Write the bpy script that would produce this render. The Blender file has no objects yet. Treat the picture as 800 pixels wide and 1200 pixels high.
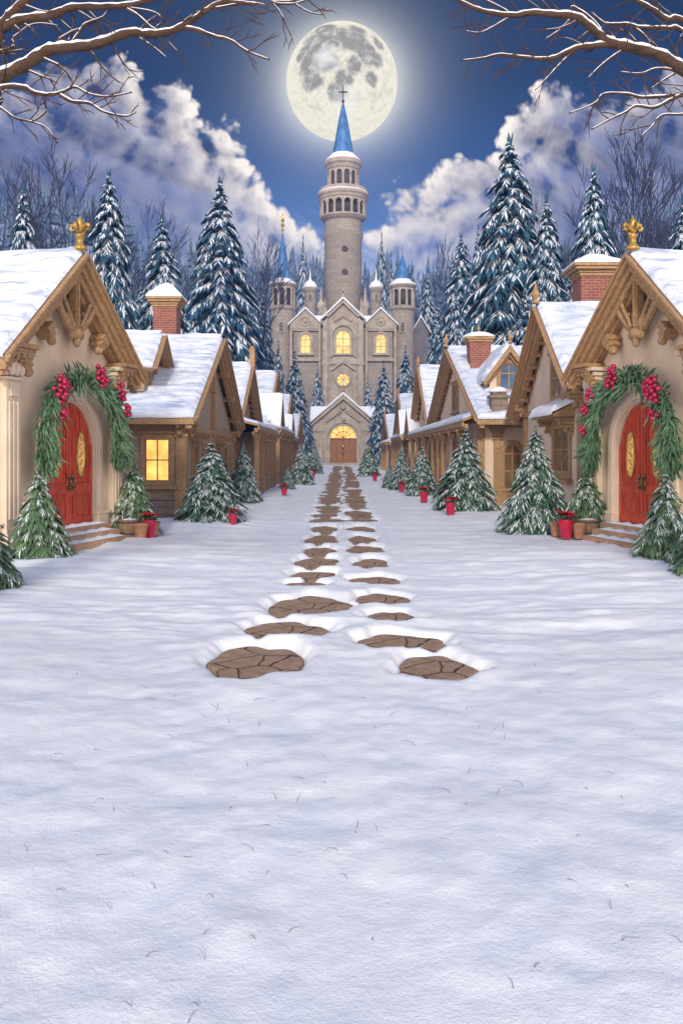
import bpy, bmesh, math, random
import numpy as np
from mathutils import Vector, Matrix

SC = bpy.context.scene
COL = SC.collection
R = math.radians
VX, VY, F, EYE = 401.0, 530.0, 1000.0, 2.0      # survey of the photograph: vanishing point, focal length (800 px wide), eye height

# ------------------------------------------------------------------ camera
cam = bpy.data.cameras.new("camera")
cam.sensor_fit = 'VERTICAL'
cam.sensor_height = 36.0
cam.lens = 36.0 * F / 1200.0
cam.shift_y = -(600.0 - VY) / 1200.0
cam.shift_x = -(VX - 400.0) / 1200.0
cam.clip_start = 0.1
cam.clip_end = 5000
co = bpy.data.objects.new("camera", cam)
COL.objects.link(co)
co.location = (0, 0, EYE)
co.rotation_euler = (R(90), 0, 0)
SC.camera = co

# ------------------------------------------------------------------ view
SC.view_settings.view_transform = 'Standard'
SC.view_settings.look = 'None'
SC.view_settings.gamma = 1
SC.view_settings.exposure = 0.5
SC.view_settings.use_curve_mapping = False
SC.cycles.volume_bounces = 0
SC.cycles.max_bounces = 6
SC.cycles.diffuse_bounces = 3
SC.cycles.transparent_max_bounces = 4
SC.cycles.use_denoising = True

# ------------------------------------------------------------------ sun
SUN_EL, SUN_AZ = R(26), R(184)        # behind the viewer
sl = bpy.data.lights.new("sun", 'SUN')
sl.energy = 2.0
sl.angle = R(7)
sl.color = (1.0, 0.92, 0.80)
so = bpy.data.objects.new("sun", sl)
COL.objects.link(so)
sd = Vector((math.sin(SUN_AZ) * math.cos(SUN_EL), math.cos(SUN_AZ) * math.cos(SUN_EL), math.sin(SUN_EL)))
so.rotation_euler = sd.to_track_quat('Z', 'Y').to_euler()
so.location = (0, -20, 40)


# ------------------------------------------------------------------ node helper
class NT:
    dim2 = False

    def __init__(s, tree):
        s.t = tree

    def new(s, typ, **kw):
        n = s.t.nodes.new(typ)
        for k, v in kw.items():
            setattr(n, k, v)
        return n

    def put(s, sock, v):
        if v is None:
            return
        if hasattr(v, 'is_output') or hasattr(v, 'links'):
            s.t.links.new(v, sock)
        else:
            if isinstance(v, (tuple, list)) and len(v) == 3 and sock.type == 'RGBA':
                v = tuple(v) + (1,)
            sock.default_value = v

    def m(s, op, a, b=None, c=None, clamp=False):
        n = s.new('ShaderNodeMath', operation=op)
        n.use_clamp = clamp
        s.put(n.inputs[0], a); s.put(n.inputs[1], b); s.put(n.inputs[2], c)
        return n.outputs[0]

    def vm(s, op, a, b=None, c=None):
        n = s.new('ShaderNodeVectorMath', operation=op)
        s.put(n.inputs[0], a)
        if op == 'SCALE':
            s.put(n.inputs[3], b)
        elif b is not None:
            s.put(n.inputs[1], b)
        if c is not None:
            s.put(n.inputs[2], c)
        return n.outputs['Value'] if op in ('LENGTH', 'DISTANCE', 'DOT_PRODUCT') else n.outputs[0]

    def smooth(s, x, a, b, to0=0.0, to1=1.0):
        n = s.new('ShaderNodeMapRange', interpolation_type='SMOOTHSTEP')
        s.put(n.inputs[0], x)
        for i, v in enumerate((a, b, to0, to1)):
            n.inputs[i + 1].default_value = v
        return n.outputs[0]

    def mix(s, f, a, b, blend='MIX'):
        n = s.new('ShaderNodeMix', data_type='RGBA', blend_type=blend)
        s.put(n.inputs[0], f); s.put(n.inputs[6], a); s.put(n.inputs[7], b)
        return n.outputs[2]

    def noise(s, vec, scale, detail=4, rough=0.55, dist=0.0, out='Fac'):
        n = s.new('ShaderNodeTexNoise')
        if s.dim2:
            n.noise_dimensions = '2D'
        s.put(n.inputs['Vector'], vec)
        n.inputs['Scale'].default_value = scale
        n.inputs['Detail'].default_value = detail
        n.inputs['Roughness'].default_value = rough
        n.inputs['Distortion'].default_value = dist
        return n.outputs[out]

    def ramp(s, f, stops, interp='LINEAR'):
        n = s.new('ShaderNodeValToRGB')
        n.color_ramp.interpolation = interp
        e = n.color_ramp.elements
        while len(e) > len(stops):
            e.remove(e[-1])
        while len(e) < len(stops):
            e.new(0.5)
        for el, (p, c) in zip(e, stops):
            el.position = p
            el.color = tuple(c) + (1,) if len(c) == 3 else c
        s.put(n.inputs[0], f)
        return n.outputs[0]

    def combine(s, x, y, z):
        n = s.new('ShaderNodeCombineXYZ')
        s.put(n.inputs[0], x); s.put(n.inputs[1], y); s.put(n.inputs[2], z)
        return n.outputs[0]

    def sep(s, v):
        n = s.new('ShaderNodeSeparateXYZ')
        s.put(n.inputs[0], v)
        return n.outputs


def srgb(r, g, b):
    f = lambda c: c / 12.92 if c <= 0.04045 else ((c + 0.055) / 1.055) ** 2.4
    return (f(r / 255), f(g / 255), f(b / 255))


# ------------------------------------------------------------------ world: twilight sky, cumulus, glow round the moon
def build_world():
    w = bpy.data.worlds.new("World")
    SC.world = w
    w.use_nodes = True
    w.node_tree.nodes.clear()
    n = NT(w.node_tree)
    n.dim2 = True
    d = n.new('ShaderNodeTexCoord').outputs['Generated']
    dx, dy, dz = n.sep(d)
    ahead = n.smooth(dy, 0.02, 0.25)
    dys = n.m('MAXIMUM', dy, 0.08)
    u = n.m('DIVIDE', dx, dys)
    v = n.m('DIVIDE', dz, dys)
    p = n.combine(u, v, 0.0)

    # clouds: a field of round billows given by direction
    def pb(x, y, r):
        return ((x - VX) / F, (VY - y) / F, r / F)
    blobs = [pb(*b) for b in (
        # left bank
        (78, 112, 42), (128, 118, 44), (100, 150, 60), (40, 170, 60), (150, 165, 50), (168, 190, 50),
        (206, 126, 30), (198, 160, 38), (215, 195, 40), (232, 148, 16), (120, 215, 70), (30, 230, 80),
        (260, 176, 25), (262, 205, 27), (250, 235, 42), (290, 248, 28), (322, 268, 26), (352, 278, 22), (378, 290, 18),
        (200, 250, 70), (270, 290, 55), (-60, 120, 70), (0, 140, 34), (70, 185, 70), (0, 200, 80), (150, 235, 75), (60, 260, 90), (230, 240, 50), (185, 205, 45), (320, 300, 36),
        # right bank
        (640, 138, 34), (615, 165, 34), (665, 150, 38), (700, 165, 45), (655, 195, 50), (600, 195, 28),
        (552, 216, 30), (525, 222, 26), (500, 240, 26), (470, 236, 18), (452, 240, 13), (545, 255, 40), (490, 275, 34),
        (590, 250, 45), (650, 250, 60), (440, 285, 20), (720, 200, 60), (770, 160, 52), (830, 150, 75), (790, 240, 80),
        (720, 262, 70), (690, 215, 60), (620, 225, 45), (750, 190, 60), (560, 285, 45), (820, 200, 80))]
    g = bpy.data.node_groups.new("cloud_field", 'ShaderNodeTree')
    g.interface.new_socket("P", in_out='INPUT', socket_type='NodeSocketVector')
    g.interface.new_socket("Field", in_out='OUTPUT', socket_type='NodeSocketFloat')
    k = NT(g)
    k.dim2 = True
    gi = k.new('NodeGroupInput').outputs[0]
    warp = k.noise(gi, 9.0, 3, 0.5, 0, 'Color')
    q = k.vm('ADD', gi, k.vm('SCALE', k.vm('SUBTRACT', warp, (0.5, 0.5, 0.5)), 0.045))
    acc = None
    for (bx, by, br) in blobs:
        dist = k.vm('DISTANCE', q, (bx, by, 0.0))
        f = k.m('MULTIPLY_ADD', dist, -1.0 / 0.045, br / 0.045)
        acc = f if acc is None else k.m('SMOOTH_MAX', acc, f, 0.12)
    vor = []
    for sc_, amp in ((24, 0.50), (58, 0.34), (130, 0.17)):
        vn = k.new('ShaderNodeTexVoronoi', feature='SMOOTH_F1', voronoi_dimensions='2D')
        k.put(vn.inputs['Vector'], q)
        vn.inputs['Scale'].default_value = sc_
        vn.inputs['Smoothness'].default_value = 0.35
        vor.append(k.m('MULTIPLY', k.m('SUBTRACT', 0.45, vn.outputs['Distance']), amp))
    for x in vor:
        acc = k.m('ADD', acc, x)
    acc = k.m('ADD', acc, k.m('MULTIPLY', k.m('SUBTRACT', k.noise(q, 40, 5, 0.6), 0.1), 0.24))
    go = k.new('NodeGroupOutput')
    g.links.new(acc, go.inputs[0])

    def field(vec):
        gn = n.new('ShaderNodeGroup')
        gn.node_tree = g
        n.put(gn.inputs[0], vec)
        return gn.outputs[0]
    moon = ((400.5 - VX) / F, (VY - 97.0) / F, 0.0)
    to_moon = n.vm('NORMALIZE', n.vm('SUBTRACT', (moon[0], moon[1] - 0.03, 0.0), p))
    F0 = field(p)
    F1 = field(n.vm('ADD', p, n.vm('SCALE', to_moon, 0.017)))
    lit = n.m('MULTIPLY_ADD', n.m('SUBTRACT', F0, F1), 1.0, 0.36, clamp=True)  # moonlit side of each billow, painted into the cloud colour
    rim = n.smooth(F0, 0.1, 1.35, 1.0, 0.20)
    rmoon = n.vm('DISTANCE', p, moon)
    near = n.smooth(rmoon, 0.10, 0.46, 1.0, 0.45)
    lit = n.m('MULTIPLY', n.m('MULTIPLY', lit, rim), n.m('MULTIPLY', near, 1.3), clamp=True)
    streak = n.noise(n.vm('MULTIPLY', n.vm('ADD', p, n.combine(0.0, n.m('MULTIPLY', u, 0.45), 0.0)), (5.0, 26.0, 1.0)), 1.0, 5, 0.55, 0.6)
    body = n.mix(n.smooth(streak, 0.32, 0.7), srgb(40, 50, 90), srgb(98, 106, 148))
    low = n.smooth(v, 0.22, 0.34, 1.0, 0.0)
    body = n.mix(n.m('MULTIPLY', low, 0.55), body, srgb(140, 152, 190))
    ccol = n.ramp(lit, [(0.0, (0, 0, 0)), (1.0, (1, 1, 1))])
    cloud = n.mix(ccol, body, srgb(248, 236, 222))
    cover = n.smooth(F0, -0.02, 0.28)

    # clear sky
    clear = n.ramp(dz, [(0.0, srgb(170, 182, 208)), (0.20, srgb(140, 160, 198)), (0.255, srgb(72, 106, 160)),
                        (0.32, srgb(20, 58, 110)), (0.39, srgb(0, 26, 64)), (0.46, srgb(0, 16, 46)), (0.75, srgb(0, 10, 32))])
    # pale sheets of high cloud low in the sky
    sheet = n.m('MULTIPLY', n.smooth(streak, 0.42, 0.72), n.smooth(v, 0.2, 0.32, 0.7, 0.0))
    clear = n.mix(sheet, clear, srgb(186, 190, 212))
    # glow round the moon
    e1 = n.m('MULTIPLY', n.m('EXPONENT', n.m('MULTIPLY', n.m('MAXIMUM', n.m('SUBTRACT', rmoon, 0.064), 0.0), -40.0)), 0.50)
    e2 = n.m('MULTIPLY', n.m('EXPONENT', n.m('MULTIPLY', rmoon, -9.5)), 0.17)
    glow = n.mix(1.0, n.mix(n.m('MULTIPLY', e1, 1.0), (0, 0, 0), (1.0, 0.93, 0.74)), n.mix(e2, (0, 0, 0), (0.42, 0.62, 1.0)), 'ADD')
    sky = n.mix(cover, n.mix(1.0, clear, glow, 'ADD'), cloud)
    # unseen sky behind and beside the viewer: glow added to brighten the house fronts
    back_fill = n.ramp(dz, [(0.0, (1.0, 0.76, 0.53)), (0.22, (0.95, 0.78, 0.62)), (0.5, (0.36, 0.39, 0.48)), (1.0, (0.16, 0.185, 0.25))])
    back_fill = n.vm('SCALE', back_fill, 1.6)
    side_fill = n.ramp(dz, [(0.0, (0.90, 0.68, 0.47)), (0.25, (0.62, 0.54, 0.50)), (0.5, (0.18, 0.21, 0.30)), (1.0, (0.04, 0.07, 0.15))])
    side_fill = n.vm('SCALE', side_fill, 3.5)
    back = n.mix(n.smooth(dy, -0.75, -0.1, 1.0, 0.0), side_fill, back_fill)
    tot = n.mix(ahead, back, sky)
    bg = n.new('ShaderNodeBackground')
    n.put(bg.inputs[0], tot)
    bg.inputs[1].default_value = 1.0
    out = n.new('ShaderNodeOutputWorld')
    w.node_tree.links.new(bg.outputs[0], out.inputs[0])
    try:
        w.cycles.sampling_method = 'MANUAL'
        w.cycles.sample_map_resolution = 512
    except Exception:
        pass


build_world()


# ------------------------------------------------------------------ materials
def new_mat(name):
    m = bpy.data.materials.new(name)
    m.use_nodes = True
    m.node_tree.nodes.clear()
    n = NT(m.node_tree)
    b = n.new('ShaderNodeBsdfPrincipled')
    o = n.new('ShaderNodeOutputMaterial')
    m.node_tree.links.new(b.outputs[0], o.inputs[0])
    return m, n, b


def mat(name, c, rough=0.7, var=0.25, scale=3.0, bump=0.15, bscale=None, stretch=(1, 1, 1), c2=None, metal=0.0, dist=0.01, coat=0.0, spec=0.4):
    m, n, b = new_mat(name)
    co_ = n.new('ShaderNodeTexCoord').outputs['Object']
    v = n.vm('MULTIPLY', co_, stretch)
    f = n.noise(v, scale, 6, 0.6)
    lo = tuple(x * (1 - var) for x in c)
    hi = c2 if c2 else tuple(min(1, x * (1 + var)) for x in c)
    n.put(b.inputs['Base Color'], n.ramp(f, [(0.3, lo), (0.7, hi)]))
    b.inputs['Roughness'].default_value = rough
    b.inputs['Metallic'].default_value = metal
    b.inputs['Specular IOR Level'].default_value = spec
    if coat:
        b.inputs['Coat Weight'].default_value = coat
        b.inputs['Coat Roughness'].default_value = 0.15
    if bump:
        bn = n.new('ShaderNodeBump')
        bn.inputs['Strength'].default_value = bump
        bn.inputs['Distance'].default_value = dist
        n.put(bn.inputs['Height'], n.noise(v, bscale or scale * 6, 5, 0.6))
        n.put(b.inputs['Normal'], bn.outputs[0])
    return m


def snow_mat(name, big=False):
    m, n, b = new_mat(name)
    co_ = n.new('ShaderNodeTexCoord').outputs['Object']
    if big:
        f = n.noise(co_, 1.9, 7, 0.68)
        n.put(b.inputs['Base Color'], n.ramp(f, [(0.34, (0.755, 0.785, 0.85)), (0.60, (0.885, 0.89, 0.90))]))  # soft mottled shading painted into the snow colour
    else:
        b.inputs['Base Color'].default_value = (0.83, 0.85, 0.9, 1)
    b.inputs['Roughness'].default_value = 0.65
    b.inputs['Specular IOR Level'].default_value = 0.25
    h = n.m('ADD', n.m('MULTIPLY', n.noise(co_, 3.2, 6, 0.65), 1.0), n.m('ADD', n.m('MULTIPLY', n.noise(co_, 24, 3, 0.7), 0.22), n.m('MULTIPLY', n.noise(co_, 95, 2, 0.6), 0.13)))
    bn = n.new('ShaderNodeBump')
    bn.inputs['Strength'].default_value = 0.38 if big else 0.35
    bn.inputs['Distance'].default_value = 0.05
    n.put(bn.inputs['Height'], h)
    n.put(b.inputs['Normal'], bn.outputs[0])
    return m


def brick_mat(name, c1, c2, mortar, bw=0.24, bh=0.085, ms=0.012, bump=0.5, var=0.3):
    m, n, b = new_mat(name)
    co_ = n.new('ShaderNodeTexCoord').outputs['Object']
    x, y, z = n.sep(co_)
    v = n.combine(n.m('ADD', x, y), z, 0.0)
    t = n.new('ShaderNodeTexBrick')
    n.put(t.inputs['Vector'], v)
    t.inputs['Color1'].default_value = c1 + (1,)
    t.inputs['Color2'].default_value = c2 + (1,)
    t.inputs['Mortar'].default_value = mortar + (1,)
    t.inputs['Scale'].default_value = 1.0
    t.inputs['Mortar Size'].default_value = ms
    t.inputs['Mortar Smooth'].default_value = 0.2
    t.inputs['Brick Width'].default_value = bw
    t.inputs['Row Height'].default_value = bh
    f = n.noise(co_, 2.5, 6, 0.6)
    n.put(b.inputs['Base Color'], n.mix(1.0, t.outputs['Color'], n.ramp(f, [(0.3, (1 - var,) * 3), (0.7, (1.0,) * 3)]), 'MULTIPLY'))
    b.inputs['Roughness'].default_value = 0.85
    bn = n.new('ShaderNodeBump')
    bn.inputs['Strength'].default_value = bump
    bn.inputs['Distance'].default_value = 0.01
    n.put(bn.inputs['Height'], n.m('SUBTRACT', n.m('MULTIPLY', n.noise(co_, 30, 4), 0.4), t.outputs['Fac']))
    n.put(b.inputs['Normal'], bn.outputs[0])
    return m


def siding_mat(name, c):
    m, n, b = new_mat(name)
    co_ = n.new('ShaderNodeTexCoord').outputs['Object']
    x, y, z = n.sep(co_)
    fr = n.m('FRACT', n.m('DIVIDE', z, 0.17))
    f = n.noise(n.vm('MULTIPLY', co_, (1, 1, 9)), 2.2, 6, 0.6)
    row = n.noise(n.combine(0.0, 0.0, n.m('FLOOR', n.m('DIVIDE', z, 0.17))), 3.7, 0)
    base = n.ramp(f, [(0.3, tuple(k * 0.72 for k in c)), (0.7, tuple(k * 1.2 for k in c))])
    base = n.mix(n.m('MULTIPLY', row, 0.35), base, tuple(k * 0.6 for k in c))
    n.put(b.inputs['Base Color'], base)
    b.inputs['Roughness'].default_value = 0.75
    bn = n.new('ShaderNodeBump')
    bn.inputs['Strength'].default_value = 1.0
    bn.inputs['Distance'].default_value = 0.05
    n.put(bn.inputs['Height'], n.m('SUBTRACT', n.m('MULTIPLY', f, 0.15), fr))
    n.put(b.inputs['Normal'], bn.outputs[0])
    return m


def lit_mat(name, c, strength, var=0.5, scale=2.5):
    m, n, b = new_mat(name)
    co_ = n.new('ShaderNodeTexCoord').outputs['Object']
    f = n.noise(co_, scale, 4, 0.6)
    n.put(b.inputs['Base Color'], (0.3, 0.2, 0.1))
    n.put(b.inputs['Emission Color'], n.ramp(f, [(0.3, tuple(x * y for x, y in zip(c, (1 - var * 0.6, 1 - var, 1 - var * 1.3)))), (0.68, c)]))
    b.inputs['Emission Strength'].default_value = strength
    b.inputs['Roughness'].default_value = 0.2
    return m


def leaf_mat(name, c, c2, scale=6.0):
    m, n, b = new_mat(name)
    co_ = n.new('ShaderNodeTexCoord').outputs['Object']
    oi = n.new('ShaderNodeObjectInfo').outputs['Random']
    f = n.noise(co_, scale, 5, 0.7)
    col = n.ramp(f, [(0.32, c), (0.68, c2)])
    col = n.mix(n.m('MULTIPLY', oi, 0.35), col, tuple(x * y for x, y in zip(c, (0.7, 0.8, 1.1))))
    n.put(b.inputs['Base Color'], col)
    b.inputs['Roughness'].default_value = 0.6
    b.inputs['Specular IOR Level'].default_value = 0.2
    return m


def flag_mat():
    m, n, b = new_mat("flagstone")
    co_ = n.new('ShaderNodeTexCoord').outputs['Object']
    wv = n.vm('ADD', co_, n.vm('SCALE', n.noise(co_, 4.0, 3, 0.5, 0, 'Color'), 0.09))
    vo = n.new('ShaderNodeTexVoronoi', feature='DISTANCE_TO_EDGE')
    n.put(vo.inputs['Vector'], wv)
    vo.inputs['Scale'].default_value = 2.3
    crack = n.smooth(vo.outputs['Distance'], 0.004, 0.03)
    f = n.noise(co_, 7, 7, 0.7)
    col = n.ramp(f, [(0.3, (0.22, 0.13, 0.08)), (0.55, (0.37, 0.235, 0.15)), (0.75, (0.50, 0.36, 0.255))])
    n.put(b.inputs['Base Color'], n.mix(crack, (0.035, 0.02, 0.014), col))
    b.inputs['Roughness'].default_value = 0.85
    bn = n.new('ShaderNodeBump')
    bn.inputs['Strength'].default_value = 0.8
    bn.inputs['Distance'].default_value = 0.02
    n.put(bn.inputs['Height'], n.m('ADD', n.m('MULTIPLY', crack, 0.7), n.m('MULTIPLY', n.noise(co_, 22, 5, 0.65), 0.6)))
    n.put(b.inputs['Normal'], bn.outputs[0])
    return m


def moon_mat():
    m, n, b = new_mat("moon_surface")
    m.node_tree.nodes.clear()
    n = NT(m.node_tree)
    co_ = n.new('ShaderNodeTexCoord').outputs['Object']
    p_ = n.vm('SCALE', co_, 1.0 / 58.0)
    wv = n.vm('ADD', p_, n.vm('SCALE', n.vm('SUBTRACT', n.noise(p_, 3.2, 4, 0.6, 0, 'Color'), (0.5, 0.5, 0.5)), 0.34))
    mare = None
    for (x, z, r) in ((-0.42, 0.30, 0.36), (-0.05, 0.42, 0.30), (0.22, 0.30, 0.26), (0.42, 0.12, 0.24), (-0.55, -0.05, 0.28), (-0.22, -0.05, 0.22),
                      (0.28, 0.55, 0.2), (0.62, 0.38, 0.16), (0.62, 0.05, 0.15), (0.5, -0.28, 0.15), (0.05, -0.3, 0.17), (-0.72, 0.2, 0.16), (-0.5, -0.3, 0.22), (-0.10, -0.52, 0.2), (0.2, -0.12, 0.16), (-0.3, 0.62, 0.2)):
        y = -math.sqrt(max(0.0, 1 - x * x - z * z))
        dd = n.m('SUBTRACT', 1.0, n.m('DIVIDE', n.vm('DISTANCE', wv, (x, y, z)), r))
        mare = dd if mare is None else n.m('MAXIMUM', mare, dd)
    mare = n.smooth(mare, -0.15, 0.45)
    f = n.noise(p_, 7, 8, 0.7)
    ray = n.smooth(n.vm('DISTANCE', wv, (-0.28, -0.95, 0.02)), 0.02, 0.30, 1.0, 0.0)
    ray2 = n.smooth(n.vm('DISTANCE', wv, (0.05, -0.72, -0.66)), 0.02, 0.4, 1.0, 0.0)
    vo = n.new('ShaderNodeTexVoronoi')
    n.put(vo.inputs['Vector'], wv); vo.inputs['Scale'].default_value = 9
    cr = n.smooth(vo.outputs['Distance'], 0.05, 0.16, 0.85, 1.0)
    col = n.mix(mare, srgb(255, 247, 220), srgb(160, 154, 143))
    col = n.mix(n.smooth(f, 0.46, 0.66, 0.0, 0.6), col, srgb(255, 252, 238))
    col = n.mix(n.smooth(n.noise(p_, 16, 6, 0.7), 0.50, 0.62, 0.0, 0.30), col, srgb(176, 168, 152))
    col = n.mix(n.smooth(n.noise(p_, 3.0, 4, 0.6), 0.5, 0.7, 0.0, 0.35), col, srgb(170, 163, 150))
    col = n.mix(n.m('MULTIPLY', ray, 0.8), col, srgb(255, 255, 248))
    col = n.mix(n.m('MULTIPLY', ray2, 0.5), col, srgb(255, 255, 248))
    col = n.mix(1.0, col, cr, 'MULTIPLY')
    e = n.new('ShaderNodeEmission')
    n.put(e.inputs[0], col)
    e.inputs[1].default_value = 0.80
    o = n.new('ShaderNodeOutputMaterial')
    m.node_tree.links.new(e.outputs[0], o.inputs[0])
    return m


def roof_snow_mat():
    m, n, b = new_mat("streaked_roof_snow")
    co_ = n.new('ShaderNodeTexCoord').outputs['Object']
    f = n.noise(n.vm('MULTIPLY', co_, (0.55, 2.6, 2.6)), 1.9, 7, 0.66, 0.4)
    n.put(b.inputs['Base Color'], n.ramp(f, [(0.36, (0.40, 0.46, 0.60)), (0.47, (0.64, 0.69, 0.79)), (0.58, (0.80, 0.82, 0.88))]))  # blue-grey streaks mixed into the snow colour
    b.inputs['Roughness'].default_value = 0.65
    b.inputs['Specular IOR Level'].default_value = 0.25
    bn = n.new('ShaderNodeBump')
    bn.inputs['Strength'].default_value = 0.5
    bn.inputs['Distance'].default_value = 0.06
    n.put(bn.inputs['Height'], n.m('ADD', f, n.m('MULTIPLY', n.noise(co_, 20, 3, 0.7), 0.25)))
    n.put(b.inputs['Normal'], bn.outputs[0])
    return m


M = dict(
    rsnow=roof_snow_mat(),
    ground=snow_mat("snow_ground", True), snow=snow_mat("snow_cap"),
    stucco=mat("stucco", (0.74, 0.575, 0.415), 0.85, 0.10, 1.6, 0.35, 26, dist=0.012),
    stucco2=mat("pale_stucco", (0.68, 0.54, 0.41), 0.85, 0.12, 1.2, 0.35, 26, dist=0.012),
    siding=siding_mat("clapboard", (0.41, 0.31, 0.215)),
    trim=mat("carved_wood", (0.37, 0.22, 0.105), 0.55, 0.38, 16, 0.45, 40, (1, 1, 1), dist=0.012),
    trimd=mat("dark_wood", (0.19, 0.115, 0.065), 0.65, 0.4, 3.0, 0.35, 14, dist=0.012),
    stonebase=brick_mat("base_stone", (0.33, 0.25, 0.18), (0.26, 0.19, 0.14), (0.18, 0.14, 0.1), 0.5, 0.2, 0.015, 0.7),
    step=mat("step_stone", (0.42, 0.265, 0.155), 0.8, 0.3, 3, 0.4, 24, dist=0.012),
    brick=brick_mat("red_brick", (0.36, 0.095, 0.06), (0.27, 0.07, 0.05), (0.36, 0.25, 0.2)),
    gold=mat("gilded_metal", (0.46, 0.29, 0.075), 0.38, 0.5, 9, 0.4, 30, metal=0.55, dist=0.01),
    brass=mat("old_brass", (0.30, 0.20, 0.08), 0.35, 0.4, 20, 0.2, 60, metal=0.8),
    door=mat("red_door_wood", (0.50, 0.062, 0.026), 0.42, 0.45, 3.0, 0.3, 14, (6, 6, 0.8), coat=0.25, dist=0.006),
    cdoor=mat("brown_door_wood", (0.30, 0.12, 0.045), 0.5, 0.4, 2.0, 0.3, 14, (4, 4, 0.7)),
    cstone=brick_mat("castle_stone", (0.43, 0.37, 0.315), (0.36, 0.31, 0.27), (0.27, 0.235, 0.21), 1.5, 0.6, 0.02, 0.5, 0.32),
    cstone2=mat("carved_stone", (0.41, 0.35, 0.295), 0.8, 0.25, 0.9, 0.4, 6, dist=0.05),
    cdark=mat("dark_slate", (0.17, 0.16, 0.18), 0.8, 0.3, 0.8, 0.3, 6, dist=0.05),  # the castle wing's own dark slate
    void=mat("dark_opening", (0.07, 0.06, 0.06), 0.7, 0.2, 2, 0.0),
    blue=mat("blue_slate", (0.035, 0.13, 0.38), 0.45, 0.35, 1.2, 0.4, 8, (1, 1, 0.6), c2=(0.09, 0.26, 0.56), dist=0.05),
    iron=mat("dark_iron", (0.05, 0.05, 0.055), 0.5, 0.2, 8, 0.1),
    lit=lit_mat("lit_window", (1.0, 0.62, 0.17), 1.25, 0.55, 2.2),
    litc=lit_mat("lit_castle_window", (1.0, 0.62, 0.16), 1.15, 0.6, 1.1),
    doorglass=lit_mat("etched_gold_glass", (0.95, 0.60, 0.22), 0.46, 0.6, 14),
    dimglass=mat("dim_window_glass", (0.17, 0.11, 0.055), 0.12, 0.5, 1.5, 0.05, 3, spec=0.6),
    blueglass=mat("blue_window_glass", (0.10, 0.17, 0.27), 0.1, 0.4, 3, 0.05, 3, spec=0.7),
    spruce=leaf_mat("spruce_needles", (0.015, 0.058, 0.105), (0.055, 0.150, 0.215)),
    xmas=leaf_mat("young_spruce_needles", (0.030, 0.080, 0.062), (0.105, 0.200, 0.120)),
    garland=leaf_mat("garland_needles", (0.040, 0.105, 0.045), (0.27, 0.41, 0.22), 5),
    xgreen=leaf_mat("yellow_green_needles", (0.055, 0.115, 0.060), (0.20, 0.31, 0.14)),
    berry=mat("crimson_berry", (0.42, 0.006, 0.055), 0.28, 0.4, 8, 0.0, spec=0.6),
    petal=mat("red_bract", (0.48, 0.012, 0.02), 0.5, 0.3, 20, 0.1),
    leaf=mat("dark_leaf", (0.03, 0.085, 0.03), 0.5, 0.3, 20, 0.1),
    redpot=mat("red_glazed_pot", (0.47, 0.012, 0.05), 0.35, 0.25, 6, 0.15, 20),
    terra=mat("terracotta", (0.40, 0.20, 0.11), 0.85, 0.3, 5, 0.3, 30),
    tub=mat("barrel_wood", (0.27, 0.17, 0.10), 0.75, 0.4, 3, 0.4, 14, (6, 6, 1)),
    soil=mat("soil", (0.05, 0.035, 0.025), 0.95, 0.3, 20, 0.5, 60),
    bark=mat("bark", (0.12, 0.09, 0.055), 0.85, 0.5, 6, 0.9, 22, (3, 3, 1), dist=0.03),
    bough=mat("bough_bark", (0.085, 0.046, 0.028), 0.8, 0.5, 5, 0.9, 20, (1, 3, 3), dist=0.03),
    greybark=mat("dusky_bark", (0.040, 0.048, 0.095), 0.85, 0.3, 3, 0.3, 12, dist=0.02),
    flag=flag_mat(),
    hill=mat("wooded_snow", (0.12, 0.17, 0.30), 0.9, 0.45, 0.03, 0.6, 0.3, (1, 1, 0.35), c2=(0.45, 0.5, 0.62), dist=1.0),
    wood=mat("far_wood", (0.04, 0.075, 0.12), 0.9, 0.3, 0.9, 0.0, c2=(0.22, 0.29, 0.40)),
    straw=mat("dry_stalk", (0.20, 0.19, 0.20), 0.8, 0.4, 3, 0.0),
    moon=moon_mat(),
)


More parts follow.
